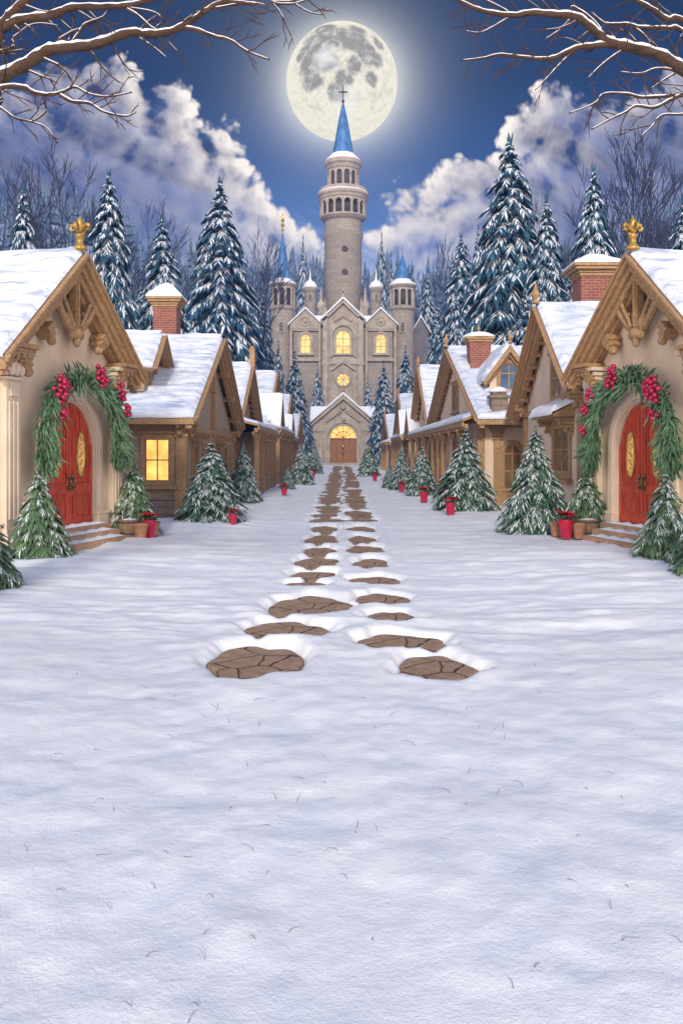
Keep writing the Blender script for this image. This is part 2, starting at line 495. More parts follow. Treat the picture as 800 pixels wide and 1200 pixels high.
# ------------------------------------------------------------------ mesh builder
class MB:
    def __init__(s):
        s.v, s.f = [], []

    def add(s, vs, fs):
        o = len(s.v)
        s.v.extend(tuple(float(c) for c in p) for p in vs)
        s.f.extend(tuple(i + o for i in f) for f in fs)
        return s

    def box(s, x0, x1, y0, y1, z0, z1):
        x0, x1 = min(x0, x1), max(x0, x1); y0, y1 = min(y0, y1), max(y0, y1); z0, z1 = min(z0, z1), max(z0, z1)
        return s.add([(x0, y0, z0), (x1, y0, z0), (x1, y1, z0), (x0, y1, z0), (x0, y0, z1), (x1, y0, z1), (x1, y1, z1), (x0, y1, z1)],
                     [(3, 2, 1, 0), (4, 5, 6, 7), (0, 1, 5, 4), (1, 2, 6, 5), (2, 3, 7, 6), (3, 0, 4, 7)])

    def obox(s, c, size, rot):
        h = [k / 2 for k in size]
        vs = [Vector(c) + rot @ Vector((sx * h[0], sy * h[1], sz * h[2])) for sz in (-1, 1) for sx, sy in ((-1, -1), (1, -1), (1, 1), (-1, 1))]
        return s.add(vs, [(3, 2, 1, 0), (4, 5, 6, 7), (0, 1, 5, 4), (1, 2, 6, 5), (2, 3, 7, 6), (3, 0, 4, 7)])

    def prism(s, poly, c0, c1, fn):
        """poly: 2D outline; fn(p, c) gives the 3D point at depth c"""
        k = len(poly)
        vs = [fn(p, c0) for p in poly] + [fn(p, c1) for p in poly]
        fs = [tuple(range(k))[::-1], tuple(range(k, 2 * k))] + [(i, (i + 1) % k, k + (i + 1) % k, k + i) for i in range(k)]
        return s.add(vs, fs)

    def px(s, poly, x0, x1):     # outline in (y, z), along x
        return s.prism(poly, x0, x1, lambda p, c: (c, p[0], p[1]))

    def py(s, poly, y0, y1):     # outline in (x, z), along y
        return s.prism(poly, y0, y1, lambda p, c: (p[0], c, p[1]))

    def pz(s, poly, z0, z1):
        return s.prism(poly, z0, z1, lambda p, c: (p[0], p[1], c))

    def tube(s, pts, rad, n=8, cap=True):
        pts = [Vector(p) for p in pts]
        rings = []
        ref = Vector((0, 0, 1))
        for i, p in enumerate(pts):
            t = (pts[min(i + 1, len(pts) - 1)] - pts[max(i - 1, 0)])
            t = t.normalized() if t.length > 1e-9 else Vector((0, 0, 1))
            r0 = ref if abs(t.dot(ref)) < 0.95 else Vector((1, 0, 0))
            a = t.cross(r0).normalized()
            b = a.cross(t).normalized()
            r = rad[i] if isinstance(rad, (list, tuple)) else rad
            rings.append([p + (a * math.cos(q * 2 * math.pi / n) + b * math.sin(q * 2 * math.pi / n)) * r for q in range(n)])
        vs = [q for r in rings for q in r]
        fs = []
        for i in range(len(rings) - 1):
            for q in range(n):
                fs.append((i * n + q, i * n + (q + 1) % n, (i + 1) * n + (q + 1) % n, (i + 1) * n + q))
        if cap:
            fs.append(tuple(range(n))[::-1])
            fs.append(tuple(range((len(rings) - 1) * n, len(rings) * n)))
        return s.add(vs, fs)

    def lathe(s, prof, n=24, c=(0, 0, 0)):
        vs, fs = [], []
        for (r, z) in prof:
            for q in range(n):
                a = 2 * math.pi * q / n
                vs.append((c[0] + max(r, 1e-4) * math.cos(a), c[1] + max(r, 1e-4) * math.sin(a), c[2] + z))
        for i in range(len(prof) - 1):
            for q in range(n):
                fs.append((i * n + q, i * n + (q + 1) % n, (i + 1) * n + (q + 1) % n, (i + 1) * n + q))
        fs.append(tuple(range(n))[::-1])
        fs.append(tuple(range((len(prof) - 1) * n, len(prof) * n)))
        return s.add(vs, fs)

    def ball(s, c, r, n=8, m=6, sq=(1, 1, 1)):
        vs = [(c[0], c[1], c[2] - r * sq[2])]
        for i in range(1, m):
            t = -math.pi / 2 + math.pi * i / m
            for q in range(n):
                a = 2 * math.pi * q / n
                vs.append((c[0] + r * sq[0] * math.cos(t) * math.cos(a), c[1] + r * sq[1] * math.cos(t) * math.sin(a), c[2] + r * sq[2] * math.sin(t)))
        vs.append((c[0], c[1], c[2] + r * sq[2]))
        fs = [(0, 1 + (q + 1) % n, 1 + q) for q in range(n)]
        for i in range(m - 2):
            for q in range(n):
                fs.append((1 + i * n + q, 1 + i * n + (q + 1) % n, 1 + (i + 1) * n + (q + 1) % n, 1 + (i + 1) * n + q))
        L = len(vs) - 1
        fs += [(L, 1 + (m - 2) * n + q, 1 + (m - 2) * n + (q + 1) % n) for q in range(n)]
        return s.add(vs, fs)

    def build(s, name, material, parent=None, flip=1, smooth=False, bevel=0.0, recalc=True, mesh_only=False):
        me = bpy.data.meshes.new(name)
        vs = s.v if flip == 1 else [(-x, y, z) for x, y, z in s.v]
        fs = s.f if flip == 1 else [f[::-1] for f in s.f]
        me.from_pydata(vs, [], fs)
        if recalc:
            bm = bmesh.new(); bm.from_mesh(me)
            bmesh.ops.recalc_face_normals(bm, faces=bm.faces)
            bm.to_mesh(me); bm.free()
        me.materials.append(material)
        if smooth:
            me.polygons.foreach_set('use_smooth', [True] * len(me.polygons))
        me.update()
        if mesh_only:
            return me
        o = bpy.data.objects.new(name, me)
        COL.objects.link(o)
        if parent:
            o.parent = parent
        if bevel:
            md = o.modifiers.new("bevel", 'BEVEL')
            md.width = bevel; md.segments = 2; md.limit_method = 'ANGLE'; md.angle_limit = R(40)
        return o


def tag(o, label, cat, group=None, kind=None):
    if label:
        o['label'] = label
    if cat:
        o['category'] = cat
    if group:
        o['group'] = group
    if kind:
        o['kind'] = kind
    return o


def thing(name, label, cat, loc=(0, 0, 0), rz=0, group=None):
    o = bpy.data.objects.new(name, None)
    COL.objects.link(o)
    o.empty_display_size = 0.3
    o.location = loc
    o.rotation_euler = (0, 0, rz)
    return tag(o, label, cat, group)


def copy_tree(o, parent=None):
    c = o.copy(); COL.objects.link(c); c.parent = parent
    for ch in list(o.children):
        copy_tree(ch, c)
    return c


def at(px, py, d):
    return ((px - VX) / F * d, d, EYE + (VY - py) / F * d)


# value noise on numpy arrays
def _hash(ix, iy, seed):
    h = (ix.astype(np.int64) * 374761393 + iy.astype(np.int64) * 668265263 + seed * 1442695041) & 0xffffffff
    h = ((h ^ (h >> 13)) * 1274126177) & 0xffffffff
    return ((h ^ (h >> 16)) & 0xffff) / 65535.0


def vnoise(x, y, seed=0):
    x0, y0 = np.floor(x), np.floor(y)
    fx, fy = x - x0, y - y0
    fx = fx * fx * fx * (fx * (fx * 6 - 15) + 10); fy = fy * fy * fy * (fy * (fy * 6 - 15) + 10)
    a, b = _hash(x0, y0, seed), _hash(x0 + 1, y0, seed)
    c, d = _hash(x0, y0 + 1, seed), _hash(x0 + 1, y0 + 1, seed)
    return (a + (b - a) * fx) * (1 - fy) + (c + (d - c) * fx) * fy - 0.5


def fbm(x, y, seed=0, o=4, g=0.5):
    s, a = 0, 1.0
    for i in range(o):
        s = s + a * vnoise(x * 2 ** i, y * 2 ** i, seed + i * 17)
        a *= g
    return s


def sstep(x, a, b):
    t = np.clip((x - a) / (b - a), 0, 1)
    return t * t * (3 - 2 * t)


# ------------------------------------------------------------------ stepping stones (their places are needed by the snow)
rng = random.Random(7)
STONES = []      # (cx, cy, rx, ry, phases, side)


def stone_px(px, py, w, h, side):
    d = EYE * F / (py - VY)
    y1, y0 = EYE * F / (py - h / 2 - VY), EYE * F / (py + h / 2 - VY)
    cy = (y0 + y1) / 2
    STONES.append(((px - VX) / F * d, cy, w / 2 / F * d * 0.99, (y1 - y0) / 2 * 1.04, [rng.uniform(0, 6.28) for _ in range(4)], side))


for a in ((299, 776, 95, 34), (335, 740, 90, 19), (362, 711, 84, 21), (359, 686, 44, 7), (368, 675, 50, 9), (371, 660, 47, 11),
          (374, 647, 34, 10), (377, 633, 32, 11), (380, 621, 29, 8)):
    stone_px(*a, side=0)
for a in ((510, 783, 83, 24), (470, 754, 92, 18), (458, 725, 56, 14), (447, 703, 58, 12), (440, 681, 52, 9), (435, 661, 36, 11),
          (427, 645, 42, 9), (424, 633, 32, 8), (423, 621, 30, 7)):
    stone_px(*a, side=1)
for side, x0, y in ((0, -0.50, 24.8), (1, 0.52, 24.8)):
    while y < 126:
        L = rng.uniform(0.95, 1.5) * (1 + y / 120)
        STONES.append((x0 * (1 + (y - 24) / 330) + rng.uniform(-0.06, 0.06), y, rng.uniform(0.36, 0.46) * (1 + y / 260), L * 0.57, [rng.uniform(0, 6.28) for _ in range(4)], side))
        y += L * 1.34


def stone_r(th, ph):
    return 1 + 0.05 * np.sin(2 * th + ph[0]) + 0.06 * np.sin(3 * th + ph[1]) + 0.06 * np.sin(5 * th + ph[2]) + 0.045 * np.sin(8 * th + ph[3])


# ------------------------------------------------------------------ ground
def build_ground():
    ys = [0.3]
    while ys[-1] < 460:
        d = ys[-1]
        st = max(0.045, d * d / (2 * 853) * 0.62) if d < 135 else d * 0.08
        ys.append(d + st)
    ys = [-60, -30, -12, -4, -1] + ys
    xs = list(np.arange(-1.75, 1.751, 0.034))
    x = 1.75
    st = 0.04
    right = []
    while x < 700:
        x += st
        st = min(st * 1.045, 60)
        right.append(x)
    xs = [-q for q in right[::-1]] + xs + right
    X, Y = np.meshgrid(np.array(xs), np.array(ys))
    near = 1 - sstep(Y, 60, 140)
    street = 1 - sstep(np.abs(X), 3.4, 9)
    # wind ripples in the middle distance, soft hummocks in front
    rip = fbm(X * 0.55 + 0.25 * Y, Y * 1.5, 3, 4) * 0.085
    rip2 = fbm(X * 1.6 - 0.5 * Y, Y * 3.6, 9, 3) * 0.03
    mid = sstep(Y, 7.0, 10)
    hum = fbm(X * 1.15, Y * 1.15, 21, 5, 0.55) * 0.075
    fine = fbm(X * 4.5, Y * 4.5, 31, 3, 0.6) * 0.016
    path = 1 - sstep(np.abs(X), 0.9, 2.6)
    calm = 1 - 0.72 * path * sstep(Y, 8, 14)
    Z = 0.055 - 0.022 * path + near * calm * (mid * (rip + rip2) * 0.9 + (1 - mid) * hum * 0.28 + hum * 0.22 + fine * (0.8 + 0.2 * mid))
    Z = np.maximum(Z, 0.018)
    # piled a little deeper against the houses
    Z = Z + 0.06 * sstep(np.abs(X), 2.2, 4.2) * near
    # openings over the stones
    for (cx, cy, rx, ry, ph, side) in STONES:
        m_ = (np.abs(X - cx) < rx * 1.5 + 0.5) & (np.abs(Y - cy) < ry * 1.5 + 0.6)
        if not m_.any():
            continue
        dx, dy = (X[m_] - cx) / rx, (Y[m_] - cy) / ry
        th = np.arctan2(dy, dx)
        q = np.sqrt(dx * dx + dy * dy) / stone_r(th, ph)
        # ragged lip
        q = q + fbm(X[m_] * 7, Y[m_] * 5, 77, 3) * 0.15
        sdist = (q - 1) * min(rx, ry)
        soft = min(0.24, 0.5 * min(rx, ry))
        t = sstep(sdist, -0.03, soft)
        lip = 0.02 * np.exp(-((sdist - soft * 1.1) / (soft * 0.9)) ** 2)
        Z[m_] = np.minimum(Z[m_] * t + (-0.10) * (1 - t) + lip * t, 0.5)
    ny, nx = X.shape
    V = np.stack([X, Y, Z], -1).reshape(-1, 3)
    idx = np.arange(ny * nx).reshape(ny, nx)
    Fq = np.stack([idx[:-1, :-1], idx[:-1, 1:], idx[1:, 1:], idx[1:, :-1]], -1).reshape(-1, 4)
    me = bpy.data.meshes.new("snow_ground")
    me.vertices.add(len(V)); me.vertices.foreach_set('co', V.astype(np.float32).ravel())
    me.loops.add(Fq.size); me.loops.foreach_set('vertex_index', Fq.astype(np.int32).ravel())
    me.polygons.add(len(Fq)); me.polygons.foreach_set('loop_start', np.arange(0, Fq.size, 4, dtype=np.int32))
    me.polygons.foreach_set('use_smooth', np.ones(len(Fq), dtype=bool))
    me.update(calc_edges=True)
    me.materials.append(M['ground'])
    o = bpy.data.objects.new("snow_ground", me)
    COL.objects.link(o)
    tag(o, 'snow covered ground with wind ripples and brown flagstones showing through', None, kind='structure')


build_ground()

ORD = ['first', 'second', 'third', 'fourth', 'fifth', 'sixth', 'seventh', 'eighth', 'ninth', 'tenth', 'eleventh', 'twelfth']
cnt = [0, 0]
for (cx, cy, rx, ry, ph, side) in STONES:
    mb = MB()
    N = 40
    poly = []
    for k in range(N):
        th = 2 * math.pi * k / N
        r = float(stone_r(np.array(th), ph)) * 1.12
        poly.append((cx + rx * r * math.cos(th), cy + ry * r * math.sin(th)))
    top = 0.0
    vs = [(x - cx, y - cy, -0.2) for x, y in poly] + [(x - cx, y - cy, top - 0.012) for x, y in poly] + [((x - cx) * 0.95, (y - cy) * 0.95, top) for x, y in poly]
    fs = [tuple(range(2 * N, 3 * N))]
    for l in (0, 1):
        fs += [(l * N + i, l * N + (i + 1) % N, (l + 1) * N + (i + 1) % N, (l + 1) * N + i) for i in range(N)]
    mb.add(vs, fs)
    o = mb.build('stepping_stone', M['flag'])
    o.location = (cx, cy, 0.0)
    c = cnt[side]; cnt[side] += 1
    sn = ('left', 'right')[side]
    if c == 0:
        lab = 'widest brown cracked stepping stone, the nearest in the %s track' % sn
    elif c < 12:
        lab = 'brown stepping stone in the snow, %s from the near end of the %s track' % (ORD[c], sn)
    else:
        lab = 'small distant brown stepping stone in the %s track up to the castle' % sn
    tag(o, lab, 'stepping stone', 'stepping stones of the %s track' % sn)


# ------------------------------------------------------------------ hills and far woods
def hill_z(x, y):
    u = np.abs(x) / 330.0
    prof = 56 + 24 * sstep(u, 0.02, 0.45)
    z = prof * sstep(y, 190, 330) + 27 * sstep(np.abs(x), 19, 48) * sstep(y, 95, 190) * (1 - 0.6 * sstep(y, 200, 300)) + fbm(x / 70.0, y / 70.0, 5, 4) * 22 * sstep(y, 190, 260)
    return z - 2


def build_hills():
    xs = np.linspace(-420, 420, 120)
    ys = np.concatenate([np.linspace(84, 360, 70), np.array([400, 470])])
    X, Y = np.meshgrid(xs, ys)
    Z = hill_z(X, Y)
    ny, nx = X.shape
    mb = MB()
    idx = np.arange(ny * nx).reshape(ny, nx)
    mb.v = [tuple(map(float, p)) for p in np.stack([X, Y, Z], -1).reshape(-1, 3)]
    mb.f = [tuple(map(int, q)) for q in np.stack([idx[:-1, :-1], idx[:-1, 1:], idx[1:, 1:], idx[1:, :-1]], -1).reshape(-1, 4)]
    o = mb.build('hills', M['hill'], smooth=True)
    tag(o, 'snowy wooded hills behind the castle fading into blue air', None, kind='structure')
    # woods that clothe the slopes
    r = random.Random(5)
    w = MB()
    for i in range(3500):
        x, y = r.uniform(-200, 200), r.uniform(196, 345)
        if i >= 2600:
            x, y = r.choice((-1, 1)) * r.uniform(21, 95), r.uniform(112, 200)
        z = float(hill_z(np.array(x), np.array(y))) - 1
        if r.random() < 0.6:
            h = r.uniform(9, 17)
            n_ = 5
            for t in range(4):
                z0 = z + h * (0.1 + 0.22 * t); rr = h * 0.17 * (1 - t * 0.22)
                a0 = r.uniform(0, 6)
                vs = [(x + rr * math.cos(a0 + q * 6.283 / n_) * r.uniform(0.7, 1.2), y + rr * math.sin(a0 + q * 6.283 / n_), z0 - h * 0.03 * (q % 2)) for q in range(n_)] + [(x, y, z0 + h * 0.34)]
                w.add(vs, [(q, (q + 1) % n_, n_) for q in range(n_)])
        else:
            h = r.uniform(8, 14)
            w.tube([(x, y, z), (x + r.uniform(-.3, .3), y, z + h)], [0.18, 0.03], 3, False)
            for q in range(9):
                t = r.uniform(0.25, 0.8); a = r.choice((-1, 1)) * r.uniform(0.3, 0.8); L = h * (1 - t) * 0.75
                w.tube([(x, y, z + h * t), (x + L * math.sin(a), y + r.uniform(-1, 1), z + h * t + L * math.cos(a))], [0.10, 0.02], 3, False)
    o = w.build('far_woods', M['wood'], recalc=False)
    tag(o, 'far blue woods of bare and evergreen trees on the hills', None, kind='stuff')


build_hills()


# ------------------------------------------------------------------ roof snow
def snow_slope(mb, P, la, ls, thick, seed, ra=0.22, res=0.11, ripple=0.02, pitch=0.3, diag=0.25):
    """P(a, s, h): point at a along the ridge, s down the slope, h off the slope"""
    na, ns = max(4, min(110, int(la / res))), max(4, min(80, int(ls / res)))
    A, S_ = np.meshgrid(np.linspace(0, la, na), np.linspace(0, ls, ns))
    ea = np.minimum(A, la - A)
    es = ls - S_
    rnd = lambda e, r: np.sqrt(np.clip(1 - (1 - np.clip(e / r, 0, 1)) ** 2, 0, 1))
    T = thick * rnd(ea, ra) * rnd(es, ra) * (1 + 0.5 * fbm(A * 1.3, S_ * 1.3, seed, 3))
    wav = np.sin(2 * math.pi * (S_ / pitch + A * diag + 0.9 * fbm(A * 0.8, S_ * 0.9, seed + 5, 3)))
    T = T + ripple * wav * rnd(ea, ra) * rnd(es, ra) + 0.03 * fbm(A * 2.4, S_ * 5, seed + 9, 3) * rnd(ea, 0.1) * rnd(es, 0.1)
    T = T + 0.004
    lip = 0.06 * fbm(A * 2.6, A * 0 + seed, seed + 3, 3)
    S2 = S_ + (S_ / ls) ** 6 * (0.05 + lip)
    vs = [P(float(a), float(s_), float(h)) for a, s_, h in zip(A.ravel(), S2.ravel(), T.ravel())]
    fs = []
    for i in range(ns - 1):
        for j in range(na - 1):
            fs.append((i * na + j, i * na + j + 1, (i + 1) * na + j + 1, (i + 1) * na + j))
    o = len(vs)
    # a lower edge so the snow has a face to the eaves and the gable
    low = [P(float(A[-1, j]), float(S2[-1, j]), -0.05) for j in range(na)]
    vs += low
    fs += [((ns - 1) * na + j, (ns - 1) * na + j + 1, o + j + 1, o + j) for j in range(na - 1)]
    mb.add(vs, fs)


def gable_roof(parent, flip, ac, hw_near, hw_far, zr, slope, a0, a1, b0, thick=0.16, seed=1, bbdepth=0.34, layers=3, roofmat='trimd', snow_name='roof_snow', bb=True, mod=False, pitch=0.3, ripple=0.02, res=0.11):
    """ridge along the local x axis from a0 (back) to a1 (street), at y=b0"""
    roof = MB()
    th = 0.12
    for sg, hw in ((-1, hw_near), (1, hw_far)):
        ze = zr - slope * hw
        poly = [(b0, zr), (b0 + sg * hw, ze), (b0 + sg * hw, ze - th), (b0, zr - th * 1.2)]
        roof.px(poly, a0, a1)
    ro = roof.build('roof', M[roofmat], parent, flip, bevel=0.012)
    sn = MB()
    for i, (sg, hw) in enumerate(((-1, hw_near), (1, hw_far))):
        ln = math.hypot(1, slope)
        nrm = (sg * slope / ln, 1 / ln)
        L = hw * ln

        def P(a, s_, h, sg=sg, nrm=nrm, ln=ln):
            return (a0 + a, b0 + sg * s_ / ln + nrm[0] * h, zr - slope * s_ / ln + nrm[1] * h)
        snow_slope(sn, P, a1 - a0 - 0.02, L, thick, seed * 13 + i * 7, ripple=ripple, pitch=pitch, res=res)
    # a soft roll over the ridge
    rp = [(a0 + 0.05 + (a1 - a0 - 0.1) * k / 14, b0, zr + thick * 0.72 + 0.02 * math.sin(k * 1.7 + seed)) for k in range(15)]
    sn.tube(rp, [thick * 0.55] * 14 + [thick * 0.4], 10)
    sn.build(snow_name, M['rsnow'], ro, flip, smooth=True)
    if bb:
        o = MB()
        for sg, hw in ((-1, hw_near), (1, hw_far)):
            zz = zr - 0.02
            for l in range(layers):
                dep = bbdepth * (0.42 + 0.42 * l)
                ax1 = a1 + 0.075 - 0.085 * l
                ax0 = ax1 - 0.085 - (0.0 if l < layers - 1 else 0.1)
                e = hw - 0.02 * l - 0.01
                ext = 0.03 if l == 0 else 0
                o.px([(b0, zz), (b0 + sg * (e + ext), zz - slope * (e + ext)), (b0 + sg * (e + ext), zz - slope * (e + ext) - dep), (b0, zz - dep * 1.18)], ax0, ax1)
                # a thin moulding run
            if layers > 1:
                o.px([(b0, zz + 0.035), (b0 + sg * (hw + 0.04), zz + 0.035 - slope * (hw + 0.04)), (b0 + sg * (hw + 0.04), zz - 0.05 - slope * (hw + 0.04)), (b0, zz - 0.05)], a1 + 0.078, a1 + 0.13)
        o.build('bargeboard', M['trim'], parent, flip, bevel=0.012)
        if mod:
            ln = math.hypot(1, slope)
            for sg, hw in ((-1, hw_near), (1, hw_far)):
                k = 0.75
                while k < hw - 0.35:
                    q = MB()
                    ang = math.atan(slope) * -sg
                    rot = Matrix.Rotation(ang, 3, 'X')
                    c = Vector((a1 - 0.30, b0 + sg * k, zr - slope * k - 0.27))
                    q.obox(c, (0.42, 0.16, 0.2), rot)
                    q.obox(c + rot @ Vector((0.05, 0, -0.14)), (0.28, 0.12, 0.1), rot)
                    q.build('rake_bracket', M['trim'], parent, flip, bevel=0.02)
                    k += 0.42
    return ro


# ------------------------------------------------------------------ windows and doors on a wall: P(u, n, z), n outwards
def wallbox(mb, P, u0, u1, n0, n1, z0, z1):
    a, b = P(u0, n0, z0), P(u1, n1, z1)
    mb.box(a[0], b[0], a[1], b[1], a[2], b[2])


def window(parent, flip, P, u0, u1, z0, z1, glass='dimglass', cols=2, rows=2, fw=0.09, sill=True, trim='trim', hood=False, sash=0.045, label=None, proud=0.07):
    mb = MB()
    wallbox(mb, P, u0 - fw, u0, -0.02, proud, z0 - fw, z1 + fw)
    wallbox(mb, P, u1, u1 + fw, -0.02, proud, z0 - fw, z1 + fw)
    wallbox(mb, P, u0, u1, -0.02, proud - 0.004, z1, z1 + fw)
    wallbox(mb, P, u0, u1, -0.02, proud - 0.004, z0 - fw, z0)
    if sill:
        wallbox(mb, P, u0 - fw * 1.7, u1 + fw * 1.7, -0.02, proud + 0.10, z0 - fw * 1.7, z0 - fw - 0.003)
        wallbox(mb, P, u0 - fw * 1.5, u1 + fw * 1.5, -0.02, proud + 0.06, z1 + fw + 0.003, z1 + fw * 1.8)
    o = mb.build('window', M[trim], parent, flip, bevel=0.008)
    if label:
        o['label'] = label
    s = MB()
    su = (u1 - u0)
    wallbox(s, P, u0 + 0.001, u0 + sash, 0.0, 0.045, z0, z1)
    wallbox(s, P, u1 - sash, u1 - 0.001, 0.0, 0.045, z0, z1)
    wallbox(s, P, u0 + sash, u1 - sash, 0.0, 0.043, z1 - sash, z1 - 0.001)
    wallbox(s, P, u0 + sash, u1 - sash, 0.0, 0.043, z0 + 0.001, z0 + sash)
    for c in range(1, cols):
        uc = u0 + su * c / cols
        wallbox(s, P, uc - sash * .4, uc + sash * .4, 0.0, 0.038, z0 + sash, z1 - sash)
    for c in range(1, rows):
        zc = z0 + (z1 - z0) * c / rows
        wallbox(s, P, u0 + sash, u1 - sash, 0.0, 0.034, zc - sash * .4, zc + sash * .4)
    s.build('sash', M['trim' if trim == 'trim' else trim], o, flip)
    g = MB()
    g.add([P(u0, 0.012, z0), P(u1, 0.012, z0), P(u1, 0.012, z1), P(u0, 0.012, z1)], [(0, 1, 2, 3)])
    g.build('pane', M[glass], o, flip, recalc=False)
    return o


def arch_pts(uc, zs, rx, rz, n=14):
    return [(uc + rx * math.cos(t), zs + rz * math.sin(t)) for t in [math.pi * k / n for k in range(n + 1)]]     # right -> left over the top


def arch_ring(mb, P, uc, z0, zs, rx, rz, w, n0, n1, n=18):
    inner = [(uc + rx, z0)] + arch_pts(uc, zs, rx, rz, n) + [(uc - rx, z0)]
    outer = [(uc + rx + w, z0)] + arch_pts(uc, zs, rx + w, rz + w, n) + [(uc - rx - w, z0)]
    k = len(inner)
    vs = []
    for nn in (n0, n1):
        vs += [P(p[0], nn, p[1]) for p in inner] + [P(p[0], nn, p[1]) for p in outer]
    fs = []
    for i in range(k - 1):
        fs.append((i, i + 1, k + i + 1, k + i))
        fs.append((2 * k + i, 2 * k + k + i, 2 * k + k + i + 1, 2 * k + i + 1))
        fs.append((i, 2 * k + i, 2 * k + i + 1, i + 1))
        fs.append((k + i, k + i + 1, 3 * k + i + 1, 3 * k + i))
    fs += [(0, k, 3 * k, 2 * k), (k - 1, 3 * k - 1, 4 * k - 1, 2 * k - 1)]
    mb.add(vs, fs)


def arched_window(parent, flip, P, uc, z0, zs, rx, rz, glass, trim='trim', w=0.12, proud=0.08, mull=0.05, rows=2):
    mb = MB()
    arch_ring(mb, P, uc, z0, zs, rx, rz, w, -0.03, proud)
    arch_ring(mb, P, uc, z0, zs, rx - mull * .9, rz - mull * .9, mull * .9 - 0.002, -0.02, proud * .55)
    wallbox(mb, P, uc - rx - w * 1.4, uc + rx + w * 1.4, -0.02, proud * 1.7, z0 - w, z0 - 0.002)
    o = mb.build('window', M[trim], parent, flip, bevel=0.006)
    s = MB()
    wallbox(s, P, uc - mull / 2, uc + mull / 2, 0, 0.04, z0, zs + rz - 0.02)
    for k in range(1, rows + 1):
        zc = z0 + (zs - z0) * k / rows
        wallbox(s, P, uc - rx + 0.02, uc + rx - 0.02, 0, 0.036, zc - mull / 2, zc + mull / 2)
    s.build('sash', M[trim], o, flip)
    g = MB()
    pts = [(uc + rx, z0)] + arch_pts(uc, zs, rx, rz, 16) + [(uc - rx, z0)]
    g.add([P(p[0], 0.012, p[1]) for p in pts], [tuple(range(len(pts)))])
    g.build('pane', M[glass], o, flip, recalc=False)
    return o


def corbel(mb, P, u, z, w, h, out):
    """scrolled bracket under an eave: stacked blocks that step outwards"""
    for k in range(5):
        t = k / 4
        wallbox(mb, P, u - w / 2 * (0.72 + 0.28 * t), u + w / 2 * (0.72 + 0.28 * t), -0.02, out * (0.18 + 0.82 * t ** 1.6), z + h * (k / 5), z + h * ((k + 0.94) / 5))
    c = P(u, out * 0.42, z + h * 0.30)
    c2 = P(u, out * 0.8, z + h * 0.72)
    mb.ball(c, w * 0.34, 8, 6)
    mb.ball(c2, w * 0.36, 8, 6)


def pilaster(mb, P, u, w, z1, out=0.12):
    wallbox(mb, P, u - w / 2 - 0.05, u + w / 2 + 0.05, -0.02, out + 0.06, 0, 0.5)
    wallbox(mb, P, u - w / 2 - 0.03, u + w / 2 + 0.03, -0.02, out + 0.03, 0.5, 0.6)
    wallbox(mb, P, u - w / 2, u + w / 2, -0.02, out, 0.6, z1 - 0.55)
    for k in range(3):
        uu = u - w * 0.28 + w * 0.28 * k
        wallbox(mb, P, uu - w * 0.07, uu + w * 0.07, out - 0.01, out + 0.025, 0.75, z1 - 0.95)
    wallbox(mb, P, u - w / 2 - 0.05, u + w / 2 + 0.05, -0.02, out + 0.05, z1 - 0.55, z1 - 0.49)
    wallbox(mb, P, u - w * 0.3, u + w * 0.3, out, out + 0.04, z1 - 0.86, z1 - 0.6)
    for k in range(4):
        e = 0.02 + 0.05 * k
        wallbox(mb, P, u - w / 2 - e, u + w / 2 + e, -0.02, out + e, z1 - 0.47 + k * 0.1, z1 - 0.375 + k * 0.1)
    for q in (-1, 0, 1):
        c = P(u + q * w * 0.33, out + 0.07, z1 - 0.34)
        mb.ball(c, 0.075, 8, 6, (1, 1, 1.7))
    wallbox(mb, P, u - w / 2 - 0.24, u + w / 2 + 0.24, -0.02, out + 0.26, z1 - 0.065, z1 + 0.02)


def chimney(parent, flip, x, y, z0, z1, w, snow=0.35, flare=0.12, finial=False):
    mb = MB()
    mb.box(x - w / 2, x + w / 2, y - w / 2, y + w / 2, z0, z1)
    o = mb.build('chimney', M['brick'], parent, flip, bevel=0.01)
    c = MB()
    for k, e in enumerate((0.04, 0.08, flare, flare + 0.05)):
        c.box(x - w / 2 - e, x + w / 2 + e, y - w / 2 - e, y + w / 2 + e, z1 + 0.003 + k * 0.085, z1 + (k + 1) * 0.085)
    c.build('chimney_cap', M['trim'], o, flip, bevel=0.01)
    s = MB()
    e = w / 2 + flare + 0.07
    zc = z1 + 0.343
    s.lathe([(e * 1.40, zc), (e * 1.36, zc + 0.07), (e * 0.95, zc + snow * 0.45), (e * 0.5, zc + snow * 0.8), (0.02, zc + snow)], 4, (0, 0, 0))
    s.v = [((vx * math.cos(math.pi / 4) - vy * math.sin(math.pi / 4)) + x, vx * math.sin(math.pi / 4) + vy * math.cos(math.pi / 4) + y, vz) for vx, vy, vz in s.v]
    s.build('snow_cap', M['snow'], o, flip, bevel=0.05)
    if finial:
        f = MB()
        f.lathe([(0.09, zc + snow * .8), (0.11, zc + snow), (0.05, zc + snow + .07), (0.09, zc + snow + .14), (0.02, zc + snow + .25)], 10, (x, y, 0))
        f.build('finial', M['trim'], o, flip, smooth=True)
    return o


def finial(parent, flip, x, y, z, h, m='trim', name='finial'):
    f = MB()
    r = h * 0.16
    f.lathe([(r * 1.1, 0), (r * 1.2, h * 0.1), (r * 0.6, h * 0.16), (r * 0.6, h * 0.24), (r * 1.25, h * 0.36), (r * 1.35, h * 0.46), (r * 0.9, h * 0.6), (r * 0.4, h * 0.8), (0.005, h)], 12, (x, y, z))
    return f.build(name, M[m], parent, flip, smooth=True)


